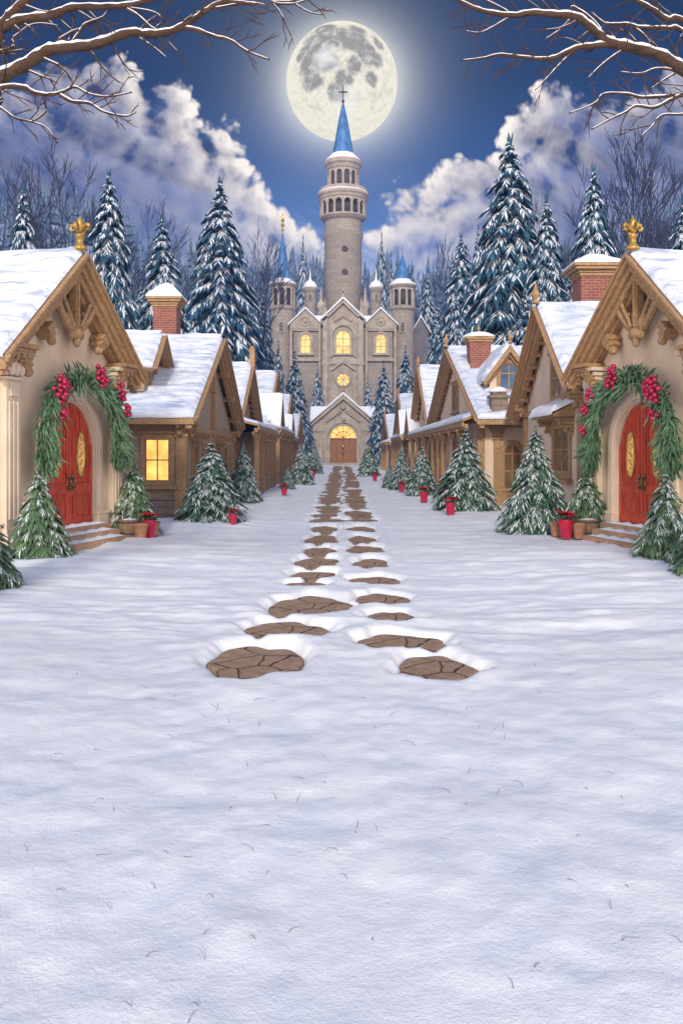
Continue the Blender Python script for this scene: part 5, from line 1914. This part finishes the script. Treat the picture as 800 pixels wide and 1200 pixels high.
def plant(kind, px, top, d, width_px, label, group, cat='spruce', rbase=0.3, name='spruce_tree', base_z=0.0):
    x, _, zt = at(px, top, d)
    h = zt - base_z
    wr = width_px / 2 / F * d * 1.22
    rb = {id(k): 0.34 for k in XM}
    r0 = 0.34 if kind in XM else 0.36 if kind in XL else 0.20 if kind in SPK else 0.22
    t = thing(name, label, cat, (x, d, base_z), trng.uniform(0, 6.28), group)
    t.scale = (wr / (r0 * 1.08), wr / (r0 * 1.08), h)
    for n_, me in (('trunk', kind.tr), ('crown', kind.cr), ('snow_load', kind.sn)):
        o = bpy.data.objects.new(n_, me); COL.objects.link(o); o.parent = t
    return t


def gd(py):
    return EYE * F / (py - VY)


G1 = 'small spruces along the cottage fronts'
for i, (kind, px, top, base, w, label) in enumerate((
        (XL[0], 46, 541, 660, 70, 'green young spruce left of the left red door steps'),
        (XL[1], 157, 536, 632, 58, 'green young spruce right of left red door, behind flower pots'),
        (XM[0], 248, 513, 614, 76, 'snowy spruce before the clapboard cottage, red pot at its foot'),
        (XM[1], 285, 516, 591, 42, 'slim snowy spruce just behind the biggest one on the left side'),
        (XM[2], 353, 518, 569, 30, 'snowy spruce in front of the fifth cottage on left'),
        (XM[1], 337, 547, 574, 17, 'tiny snowy spruce behind a red pot by the panelled bay'),
        (XM[0], 369, 519, 556, 19, 'narrow snowy spruce left of the castle porch'),
        (XL[1], 779, 546, 661, 70, 'green young spruce at right of the right red door steps'),
        (XL[0], 687, 537, 633, 58, 'green young spruce left of right red door, behind flower pots'),
        (XM[1], 627, 498, 628, 80, 'largest snowy spruce, before the tall cream cottage on right'),
        (XM[2], 545, 500, 601, 70, 'broad snowy spruce before the porch, large red pot at its left'),
        (XM[0], 494, 520, 583, 36, 'snowy spruce by the porch posts, second smallest pot before it'),
        (XM[1], 470, 521, 576, 27, 'narrow snowy spruce at the fourth cottage on right'),
        (XM[2], 455, 543, 573, 15, 'tiny snowy spruce between two red pots on the right'),
        (XM[0], 432, 515, 559, 25, 'snowy spruce right of the castle porch'))):
    plant(kind, px, top, gd(base), w, label, G1, 'spruce', base_z=0.08)
# two that reach in from the edges of the picture
plant(XL[1], -26, 560, 12.0, 95, 'green spruce cut by left edge, only branch tips showing', G1, 'spruce', base_z=0.05)
plant(XL[0], 834, 560, 13.2, 90, 'green spruce cut by right edge, only branch tips showing', G1, 'spruce', base_z=0.05)

G2 = 'tall spruces behind the cottages'
for i, (kind, px, top, d, w, label) in enumerate((
        (SPK[0], 28, 212, 52, 66, 'tall blue spruce above the roof of the left front cottage'),
        (SPK[1], -8, 235, 56, 60, 'tall spruce at the left edge, half out of view'),
        (SPK[2], 128, 197, 50, 88, 'tall spruce just right of the left golden finial'),
        (SPK[3], 190, 250, 67, 82, 'shorter tall spruce behind the chimney on the left'),
        (SPK[1], 258, 207, 94, 108, 'widest tall spruce on the left, behind the clapboard cottage'),
        (SPK[2], 306, 335, 120, 46, 'blue spruce between widest left spruce and castle tower'),
        (SPS[0], 326, 398, 118, 30, 'pointed spruce below the left castle tower'),
        (SPS[1], 345, 411, 124, 40, 'taller pointed spruce before the castle, left of the porch'),
        (SPS[0], 372, 427, 138.4, 24, 'thin pointed spruce beside the left porch roof of the castle'),
        (SPS[1], 431, 440, 138.4, 20, 'thinnest pointed spruce beside the right porch roof of the castle'),
        (SPS[0], 449, 422, 122, 38, 'pointed spruce before the castle, right of the porch'),
        (SPS[1], 475, 404, 118, 40, 'pointed spruce below the right castle tower'),
        (SPK[3], 512, 352, 118, 38, 'slim spruce right of the castle wing'),
        (SPK[0], 540, 272, 110, 70, 'tall spruce between castle and the right giant spruce'),
        (SPS[0], 534, 335, 104, 40, 'small spruce at the foot of the slim spruce, behind third right cottage'),
        (SPK[2], 597, 156, 65, 122, 'giant spruce, tallest of all, on the right'),
        (SPK[1], 640, 226, 60, 78, 'tall slim spruce just right of the giant spruce'),
        (SPS[1], 615, 333, 57.5, 60, 'small full spruce before the giant spruce, above the dormer'),
        (SPK[3], 695, 192, 50, 88, 'tall spruce behind the large right brick chimney'),
        (SPK[0], 800, 226, 44, 78, 'tall spruce at the right edge, half out of view'),
        (SPK[1], 355, 274, 190, 26, 'thin distant spruce left of the castle main tower'),
        (SPK[0], 447, 271, 195, 28, 'thin distant spruce right of the castle main tower'),
        (SPK[2], 458, 294, 185, 20, 'thinner distant spruce beside the right castle spire'),
        (SPK[3], 500, 315, 165, 36, 'distant blue spruce behind the castle wing'),
        (SPK[2], 560, 262, 150, 38, 'distant blue spruce left of the giant spruce'),
        (SPK[1], 577, 300, 110, 50, 'blue spruce half hidden by the giant spruce'),
        (SPK[0], 165, 330, 90, 60, 'dark spruce low between two tall left spruces'),
        (SPK[3], 225, 335, 104, 60, 'dark spruce low behind the left chimney'),
        (SPK[0], 668, 318, 78, 60, 'dark spruce low behind the right carved gable'))):
    plant(kind, px, top, d, w, label, G2, 'spruce', base_z=-0.1)


# ------------------------------------------------------------------ bare trees
def bare_mesh(seed, spread=0.5, levels=5, up=0.25):
    r = random.Random(seed)
    mb = MB()

    def grow(p, d, L, rad, lev):
        pts, rr = [p], [rad]
        n_ = 4 if lev < 3 else 3
        q, dd = p, d
        for k in range(n_):
            dd = (dd + Vector((r.uniform(-1, 1), r.uniform(-1, 1), r.uniform(-0.6, 0.8))) * 0.10 + Vector((0, 0, up * 0.12))).normalized()
            q = q + dd * (L / n_)
            pts.append(q); rr.append(rad * (1 - 0.48 * (k + 1) / n_))
        mb.tube(pts, rr, 7 if lev == 0 else 5 if lev < 3 else 3, False)
        if lev >= levels:
            return
        m_ = r.choice((3, 3, 4)) if lev else 6
        for k in range(m_):
            t = (0.45 + 0.55 * (k + 1) / m_) if lev else (0.34 + 0.66 * (k + 1) / m_)
            i = min(n_ - 1, int(t * n_))
            f = t * n_ - i
            s = pts[i].lerp(pts[i + 1], max(0, min(1, f)))
            a = r.uniform(0, 6.28)
            side = Vector((math.cos(a), math.sin(a), 0))
            sp = spread * r.uniform(0.65, 1.25) * (1.15 if k < m_ - 1 else 0.45)
            nd = (dd + side * sp * 1.5).normalized()
            grow(s, nd, L * r.uniform(0.58, 0.78) * (0.92 if lev else 0.72), max(rad * 0.52 * (1.15 - 0.4 * t), 0.0014), lev + 1)
    grow(Vector((0, 0, -0.01)), Vector((0, 0, 1)), 0.50, 0.022, 0)
    # normalise the height
    zs = max(v[2] for v in mb.v)
    mb.v = [(v[0] / zs, v[1] / zs, v[2] / zs) for v in mb.v]
    return mb


BARE = [bare_mesh(11, 0.36, up=0.6), bare_mesh(23, 0.40, up=0.6), bare_mesh(37, 0.30, up=0.7)]
BAREM = [b.build('branches', M['greybark'], recalc=False, mesh_only=True) for b in BARE]
for me in BAREM:
    me.polygons.foreach_set('use_smooth', [True] * len(me.polygons))
G3 = 'bare trees behind the spruces'
for (k, px, top, d, ws, label) in (
        (0, 66, 158, 62, 1.0, 'wide bare tree above the left front roof'),
        (1, -10, 178, 66, 0.8, 'bare tree cut by the left edge of view'),
        (2, 162, 245, 95, 0.9, 'faint bare tree between the two leftmost chimney spruces'),
        (2, 220, 278, 105, 0.8, 'faint small bare tree left of the widest left spruce'),
        (0, 302, 258, 110, 0.9, 'faint bare tree left of the left castle tower'),
        (1, 745, 148, 60, 0.95, 'wide dark bare tree behind the right front roof'),
        (2, 659, 220, 90, 0.75, 'faint bare tree between two tall right spruces'),
        (2, 504, 280, 170, 0.8, 'small distant bare tree right of the castle'),
        (1, 570, 300, 130, 0.8, 'faint bare tree left of the giant spruce'),
        (0, 820, 175, 72, 0.9, 'bare tree cut by the right edge of view')):
    x, _, zt = at(px, top, d)
    t = thing('bare_tree', label, 'bare tree', (x, d, -0.1), trng.uniform(0, 6.28), G3)
    t.scale = ((zt + 0.1) * ws,) * 2 + (zt + 0.1,)
    o = bpy.data.objects.new('branches', BAREM[k]); COL.objects.link(o); o.parent = t


# ------------------------------------------------------------------ the two overhanging trees
def limb(bark, snow, pts, r0, r1, r, twigs=True, snowy=1.0):
    # smooth the polyline
    P = [Vector(p) for p in pts]
    out = []
    n_ = len(P)
    for i in range(n_ - 1):
        p0, p1, p2, p3 = P[max(i - 1, 0)], P[i], P[i + 1], P[min(i + 2, n_ - 1)]
        for k in range(5):
            t = k / 5
            out.append(0.5 * ((2 * p1) + (p2 - p0) * t + (2 * p0 - 5 * p1 + 4 * p2 - p3) * t * t + (3 * p1 - p0 - 3 * p2 + p3) * t ** 3))
    out.append(P[-1])
    m_ = len(out)
    rad = [(r0 + (r1 - r0) * (k / (m_ - 1)) ** 0.8) * (1 + 0.10 * math.sin(k * 1.9 + r0 * 90)) for k in range(m_)]
    bark.tube(out, rad, 9 if r0 > 0.03 else 6)
    if snowy and r0 > 0.008:
        so_ = [p + Vector((0, -0.12 * q, q * 0.62)) for p, q in zip(out, rad)]
        sr = [q * 0.68 * snowy * (0.85 + 0.3 * r.random()) for q in rad]
        sr[0] *= 0.5
        sr[-1] *= 0.2
        snow.tube(so_, sr, 8)
    if twigs:
        k = 6
        while k < m_ - 2:
            p = out[k]
            d = (out[k + 1] - out[k]).normalized()
            sg = r.choice((-1, 1))
            nd = Vector((d.x * 0.8 + r.uniform(-.15, .15), r.uniform(-.35, .35), d.z * 0.7 + sg * r.uniform(0.45, 1.0)))
            nd.normalize()
            L = r.uniform(0.18, 0.5) * (0.6 + 8 * rad[k])
            q, tp = p, [p]
            for j in range(4):
                nd = (nd + Vector((r.uniform(-.3, .3), r.uniform(-.2, .2), r.uniform(-.3, .3)))).normalized()
                q = q + nd * L / 4
                tp.append(q)
                if j in (1, 2) and r.random() < 0.8:
                    n2 = (nd + Vector((r.uniform(-.7, .7), r.uniform(-.3, .3), r.uniform(-.7, .7)))).normalized()
                    bark.tube([q, q + n2 * L * 0.22, q + n2 * L * 0.4 + Vector((0, 0, r.uniform(-.03, .03)))], [max(rad[k] * .16, .0045), .004, .002], 5, False)
            w = max(min(rad[k] * 0.3, 0.014), 0.006)
            bark.tube(tp, [w, w * .85, w * .7, w * .5, w * .25], 5, False)
            if w > 0.008:
                snow.tube([c + Vector((0, 0, w * .5)) for c in tp[:4]], [w * .6, w * .6, w * .45, w * .2], 5, False)
            k += r.randint(2, 4)


def overhanging(side, D, label, limbs):
    r = random.Random(41 + side)
    t = thing('overhanging_tree', label, 'tree', (0, 0, 0))
    sgn = -1 if side == 0 else 1
    tx = sgn * (0.40 * D + 2.1)
    t.location = (tx, D, 0)
    b, s = MB(), MB()
    off = Vector((tx, D, 0))
    trunk = [Vector((tx, D, -0.2)), Vector((tx + 0.1, D, 2)), Vector((tx - sgn * 0.15, D, 4)), Vector((tx - sgn * 0.25, D, 5.6)), Vector((tx, D, 8.5)), Vector((tx + sgn * .3, D, 11))]
    loc = lambda p: Vector(p) - off
    tb = MB()
    tb.tube([loc(p) for p in trunk], [0.42, 0.34, 0.30, 0.27, 0.18, 0.06], 14)
    tb.build('trunk', M['bough'], t, smooth=True)
    for (pts, w0, w1, root) in limbs:
        P = []
        for i, q in enumerate(pts):
            dd = D + (0.0 if len(q) < 3 else q[2])
            P.append(loc(at(q[0], q[1], dd)))
        if root is not None:
            P = [loc((tx - sgn * 0.1, D, root))] + P
        limb(b, s, P, w0 / F * D * 0.72, w1 / F * D * 0.75, r)
    b.build('branches', M['bough'], t, smooth=True)
    s.build('branch_snow', M['snow'], t, smooth=True)


overhanging(0, 7.5, 'snow-laden bare boughs reaching in from the upper left', [
    ([(-40, 125), (0, 92), (30, 76), (55, 60), (80, 56), (112, 52), (150, 39), (172, 40), (200, 37), (225, 24), (242, 12), (262, 2), (290, 4), (300, 5)], 13, 2.2, 5.0),
    ([(208, 33), (228, 34), (250, 42), (270, 47), (290, 60), (316, 70)], 4.0, 1.2, None),
    ([(-40, 70), (0, 36), (22, 24), (60, 18), (85, 9), (120, 8), (150, 6), (182, -2), (200, -8)], 10.0, 3.0, 5.6),
    ([(-30, 60), (0, 33), (14, 16), (34, -2), (50, -14)], 12, 5.0, 5.7),
    ([(-30, 122, -.4), (0, 103, -.4), (28, 102, -.4), (40, 108, -.4), (58, 111, -.4), (75, 107, -.4), (88, 102, -.4), (105, 110, -.4), (127, 113, -.4), (155, 108, -.4)], 5.0, 1.0, 4.7),
    ([(70, 111, -.4), (85, 119, -.4), (105, 121, -.4), (122, 131, -.4), (147, 136, -.4), (160, 131, -.4)], 3.4, 1.0, None),
    ([(-20, 120, .4), (0, 126, .4), (18, 138, .4), (38, 143, .4), (55, 150, .4), (68, 168, .4)], 3.2, 1.0, 4.5),
    ([(38, 143, .4), (54, 130, .4), (50, 114, .4)], 2.0, 1.2, None),
    ([(148, 10), (162, 18), (178, 32), (190, 37)], 2.6, 1.0, None),
    ([(145, 8), (180, 14), (190, 22)], 2.0, 0.8, None),
    ([(82, 54), (93, 38), (100, 28), (120, 20), (126, 12)], 3.0, 1.0, None),
    ([(-10, 62), (16, 44), (40, 28), (70, 30)], 3.0, 0.8, 5.3),
    ([(250, 10), (290, 3), (312, 6)], 2.2, 0.8, None),
    ([(300, -16), (318, 2), (345, 4), (368, -4)], 3.2, 1.0, 7.2),
    ([(345, 4), (362, 14), (378, 17)], 1.6, 0.8, None),
    ([(318, 2), (328, 14), (335, 28)], 1.6, 0.8, None),
    ([(160, 42), (180, 55), (196, 68)], 1.8, 0.8, None),
])
overhanging(1, 7.8, 'snow-laden bare boughs reaching in from the upper right', [
    ([(850, 112), (800, 82), (772, 65), (735, 55), (712, 49), (694, 34), (675, 20), (648, 17), (622, 15), (600, 18), (570, 14), (548, 6), (525, -6)], 12.0, 2.4, 4.9),
    ([(714, 52), (690, 54), (672, 57), (650, 67), (632, 69), (604, 66), (584, 64), (566, 68), (540, 71)], 5.5, 1.2, None),
    ([(672, 60), (655, 76), (640, 92), (626, 106)], 2.6, 0.8, None),
    ([(860, 90), (800, 37), (782, 33), (750, 32), (735, 28), (718, 28), (706, 26), (692, 14)], 5.0, 1.2, 5.4),
    ([(740, 30), (755, 42), (762, 52)], 2.4, 1.0, None),
    ([(870, 70), (800, 24), (782, 23), (766, 12), (744, 0), (735, -6)], 6.0, 3.0, 5.9),
    ([(860, 96, -.3), (800, 111, -.3), (785, 117, -.3), (766, 126, -.3), (745, 124, -.3), (733, 131, -.3), (714, 140, -.3), (692, 152, -.3)], 4.6, 1.0, 4.6),
    ([(790, 112, -.3), (752, 114, -.3), (735, 110, -.3), (707, 110, -.3), (696, 121, -.3), (666, 133, -.3)], 3.0, 0.9, None),
    ([(840, 130, -.3), (800, 134, -.3), (775, 135, -.3), (764, 147, -.3), (750, 160, -.3)], 3.0, 0.9, 4.3),
    ([(798, 84), (770, 80), (750, 86), (725, 84)], 2.4, 0.9, None),
    ([(790, 86), (775, 95), (762, 104)], 2.2, 0.8, None),
    ([(730, 58), (712, 70), (700, 80), (688, 92)], 2.4, 0.8, None),
    ([(600, 18), (580, 30), (562, 38), (545, 36)], 2.0, 0.8, None),
    ([(668, 22), (655, 35), (638, 46)], 2.0, 0.8, None),
    ([(706, 38), (690, 20), (672, 8), (668, 10)], 3.0, 1.2, None),
    ([(600, 18), (585, 8), (560, -4)], 2.4, 1.0, None),
])


# ------------------------------------------------------------------ garlands over the red doors
def garland(c, flip, bc, label, clusters, seed):
    r = random.Random(seed)
    t = thing('garland', label, 'garland', (c[0], c[1], 0), -TURN * flip)
    V, Fc = [], []
    xh, zc, top = 1.42, 2.30, 1.24
    xl, xr = 1.44, 1.36
    path = []
    for k in range(81):
        q = k / 80
        if q < 0.24:
            path.append(Vector((0.26, -xl + 0.05 * (q / .24), 1.62 + (zc - 1.62) * q / 0.24)))
        elif q > 0.76:
            path.append(Vector((0.26, xr + 0.05 * ((q - .76) / .24), zc - (zc - 1.72) * (q - 0.76) / 0.24)))
        else:
            a = math.pi * (1 - (q - 0.24) / 0.52)
            path.append(Vector((0.26, (xl - .05 if math.cos(a) < 0 else xr) * math.cos(a), zc + top * math.sin(a))))
    mid = 40
    for k in range(81):
        p = path[k]
        if k <= mid:
            fl_ = (path[max(k - 1, 0)] - path[min(k + 1, 80)]).normalized()
        else:
            fl_ = (path[min(k + 1, 80)] - path[max(k - 1, 0)]).normalized()
        e = abs(k - 40) / 40
        th = (1.0 if e < 0.72 else 1.0 - 0.75 * (e - 0.72) / 0.28) * 0.95
        nrm = Vector((0, fl_.z, -fl_.y))
        for j in range(17):
            sg = r.choice((-1, 1))
            ang = r.uniform(0.1, 1.15) * sg
            d = fl_ * math.cos(ang) + nrm * math.sin(ang) + Vector((r.uniform(0.0, 0.75), 0, 0))
            st = p + nrm * r.uniform(-0.18, 0.18) * th + Vector((r.uniform(-0.12, 0.14), 0, 0)) + fl_ * r.uniform(-.04, .04)
            L = r.uniform(0.26, 0.48) * (0.4 + 0.6 * th)
            upv = (Vector((1, 0, 0)) - d.normalized() * d.normalized().x).normalized()
            strip(V, Fc, st, d, upv, L, r.uniform(0.024, 0.040), r.uniform(0.0, 0.18), 2, 0.6)
    mb = MB(); mb.v, mb.f = V, Fc
    mb.build('needles', M['garland'], t, flip, recalc=False)
    c = MB()
    c.tube(path, 0.10, 8)
    c.build('core', M['leaf'], t, flip)
    for (b, z, n_, sz) in clusters:
        m_ = MB()
        for k in range(n_):
            rr = sz * math.sqrt((k + 0.3) / n_)
            a = k * 2.4
            m_.ball((0.44 + 0.10 * (1 - (k / n_)) + r.uniform(-.03, .03), b - bc + rr * math.cos(a), z + rr * math.sin(a) * 1.1), r.uniform(0.045, 0.062), 10, 8)
        m_.build('berry_cluster', M['berry'], t, flip, smooth=True)


garland(by_door(0, 0, -0.22), 1, 0.0, 'green needle garland with red berries over the left red door',
        [(-1.12, 3.22, 20, 0.25), (-1.16, 2.74, 5, 0.10), (0.25, 3.68, 9, 0.14), (0.36, 3.52, 9, 0.14), (1.02, 3.46, 4, 0.10), (1.14, 3.24, 7, 0.12), (1.34, 2.92, 9, 0.14)], 3)
garland(by_door(1, 0, -0.22), -1, 0.0, 'green needle garland with red berries over the right red door',
        [(-1.06, 3.22, 22, 0.26), (-1.12, 2.74, 5, 0.10), (0.26, 3.68, 9, 0.14), (0.36, 3.48, 8, 0.13), (1.16, 3.26, 7, 0.12), (1.34, 2.95, 7, 0.12), (1.36, 2.5, 4, 0.09)], 4)


# ------------------------------------------------------------------ pots
def pot_mesh(mb, r0, r1, h, rim=True):
    pr = [(r0 * 0.96, 0), (r0, 0.02 * h), (r1 * 0.97, h * 0.84)]
    if rim:
        pr += [(r1 * 1.08, h * 0.85), (r1 * 1.08, h), (r1 * 0.92, h), (r1 * 0.88, h * 0.86)]
    else:
        pr += [(r1, h), (r1 * 0.92, h), (r1 * 0.9, h * 0.88)]
    mb.lathe(pr, 20)


def poinsettia(t, r, z, n_=9):
    pe, lf = [MB(), MB()], None
    V, Fc, LV, LF = [], [], [], []
    rr = random.Random(int(z * 1000) + n_)
    for k in range(n_):
        a = k * 2.4
        cx = Vector((math.cos(a) * r * 0.75 * math.sqrt(k / n_), math.sin(a) * r * 0.75 * math.sqrt(k / n_), z + r * rr.uniform(0.25, 0.6)))
        for j in range(7):
            b = j * 0.9 + a
            d = Vector((math.cos(b), math.sin(b), rr.uniform(-0.05, 0.45)))
            strip(V, Fc, cx, d, Vector((0, 0, 1)), r * rr.uniform(0.45, 0.62), r * 0.17, 0.2, 2)
        b = rr.uniform(0, 6.28)
        strip(LV, LF, cx - Vector((0, 0, r * .2)), Vector((math.cos(a), math.sin(a), -0.1)), Vector((0, 0, 1)), r * 0.75, r * 0.2, 0.3, 2)
        strip(LV, LF, cx - Vector((0, 0, r * .25)), Vector((math.cos(b), math.sin(b), 0.1)), Vector((0, 0, 1)), r * 0.7, r * 0.2, 0.3, 2)
    m1 = MB(); m1.v, m1.f = V, Fc
    m1.build('poinsettia', M['petal'], t, recalc=False)
    m2 = MB(); m2.v, m2.f = LV, LF
    m2.build('leaves', M['leaf'], t, recalc=False)


def flower_pot(x, y, h, label, group, z=0.1, mt='redpot', flowers=True, ratio=0.42):
    t = thing('flower_pot', label, 'flower pot', (x, y, z), 0, group)
    m_ = MB()
    r1 = h * ratio
    pot_mesh(m_, r1 * 0.72, r1, h)
    o = m_.build('pot', M[mt], t, smooth=False)
    o.data.polygons.foreach_set('use_smooth', [len(p.vertices) == 4 for p in o.data.polygons])
    o.modifiers.new("edges", 'EDGE_SPLIT').split_angle = R(35)
    s_ = MB()
    s_.lathe([(r1 * 0.9, h * 0.86), (r1 * 0.5, h * 0.9), (0.01, h * 0.92)], 16)
    s_.build('soil' if flowers else 'pot_snow', M['soil' if flowers else 'snow'], t, smooth=True)
    if flowers:
        poinsettia(t, r1 * 1.5, h * 1.02, 12)
    return t


GP = 'red poinsettia pots along the street'
for (px, base, h, label) in ((273, 613.5, 17, 'red poinsettia pot at the foot of the biggest left street spruce'),
                             (333, 580, 12.5, 'red poinsettia pot before the panelled bay on the left'),
                             (366.5, 559, 9.5, 'red poinsettia pot nearest the castle on the left'),
                             (527.5, 603, 20, 'largest red street pot, at left of the broad porch spruce'),
                             (496.5, 588, 17, 'red poinsettia pot at the third spruce, before the porch posts'),
                             (470.5, 576, 12, 'red poinsettia pot before the fourth cottage on the right'),
                             (451.5, 570, 10, 'red poinsettia pot beside the tiny spruce on the right'),
                             (439, 563, 10, 'red poinsettia pot nearest the castle on the right')):
    d = (EYE - 0.10) * F / (base - VY)
    flower_pot((px - VX) / F * d, d, h / F * d * 0.72, label, GP)

GC = 'pots grouped beside the red door steps'
for (side, a, b, h, mt, fl, label, ratio) in (
        (0, 1.08, 0.66, 0.34, 'terra', False, 'terracotta pot, frontmost of the group at left door steps', 0.46),
        (0, 1.10, 1.02, 0.40, 'redpot', True, 'red pot of poinsettia beside left red door steps', 0.36),
        (0, 0.98, 1.42, 0.32, 'terra', False, 'terracotta pot half hidden behind the red pot at left door', 0.48),
        (1, 0.86, 0.74, 0.34, 'terra', False, 'terracotta pot between red pot and barrel at right door', 0.42),
        (1, 1.12, 0.84, 0.42, 'redpot', True, 'red pot of poinsettia beside right red door steps', 0.38),
        (1, 1.06, 1.36, 0.32, 'terra', False, 'terracotta pot half hidden behind the red pot at right door', 0.48)):
    x, y = by_door(side, a, b)
    flower_pot(x, y, h, label, GC, 0.12, mt, fl, ratio)
for (side, a, b, label) in ((0, 0.62, 1.0, 'brown barrel tub between left door steps and spruce'), (1, 0.50, 1.0, 'brown barrel tub between right door steps and spruce')):
    x, y = by_door(side, a, b)
    t = thing('barrel_tub', label, 'tub', (x, y, 0.12), 0, GC)
    m_ = MB()
    m_.lathe([(0.20, 0), (0.24, 0.2), (0.25, 0.40), (0.22, 0.40), (0.22, 0.34)], 18)
    m_.build('staves', M['tub'], t)
    m_ = MB()
    for z, rr in ((0.07, 0.219), (0.32, 0.251)):
        m_.lathe([(rr, z), (rr + .008, z + .005), (rr + .008, z + .035), (rr, z + .04)], 18)
    m_.build('hoops', M['iron'], t)
    m_ = MB()
    m_.lathe([(0.225, 0.345), (0.15, 0.40), (0.01, 0.42)], 14)
    m_.build('snow_fill', M['snow'], t, smooth=True)


# ------------------------------------------------------------------ dry stalks poking through the snow
def stalks():
    r = random.Random(12)
    mb = MB()
    for i in range(115):
        y = 2.6 + 5.6 * r.random() ** 1.3
        x = r.uniform(-0.46, 0.46) * y
        if abs(x) < 1.5 and y > 6.9:
            continue
        z = 0.03
        a = r.uniform(0, 6.28)
        L = r.uniform(0.012, 0.07)
        p = Vector((x, y, z + 0.028))
        q = p + Vector((math.cos(a) * L * .6, math.sin(a) * L * .6, L * 0.16))
        q2 = q + Vector((math.cos(a + .25) * L * .6, math.sin(a + .25) * L * .6, L * r.uniform(-.1, .1)))
        mb.tube([p - Vector((math.cos(a) * .015, math.sin(a) * .015, .02)), p, q, q2], [.0018, .0017, .0013, .0005], 4, False)
    o = mb.build('dry_stalks', M['straw'], recalc=False)
    tag(o, 'sparse dry grass stalks poking through the foreground snow', None, kind='stuff')


stalks()

# ------------------------------------------------------------------ moon
mm = MB()
mm.ball((0, 0, 0), 58.5, 48, 32)
mo = mm.build('moon', M['moon'], smooth=True)
mo.location = at(400.5, 97, 900)
tag(mo, 'big full moon with grey seas behind the castle spire', 'moon')

# ------------------------------------------------------------------ haze
hm, hn, _b = new_mat("haze")
hm.node_tree.nodes.clear()
hn = NT(hm.node_tree)
pv = hn.new('ShaderNodeVolumePrincipled')
pv.inputs['Color'].default_value = (0.17, 0.36, 0.88, 1)
pv.inputs['Density'].default_value = 0.0010
pv.inputs['Density Attribute'].default_value = ''
hm.cycles.homogeneous_volume = True
pv.inputs['Anisotropy'].default_value = 0.0
ho = hn.new('ShaderNodeOutputMaterial')
hm.node_tree.links.new(pv.outputs[0], ho.inputs['Volume'])
hb = MB()
hb.box(-720, 720, -62, 505, -4, 106)
h = hb.build('haze', hm)
tag(h, 'thin blue winter haze over the valley', None, kind='stuff')
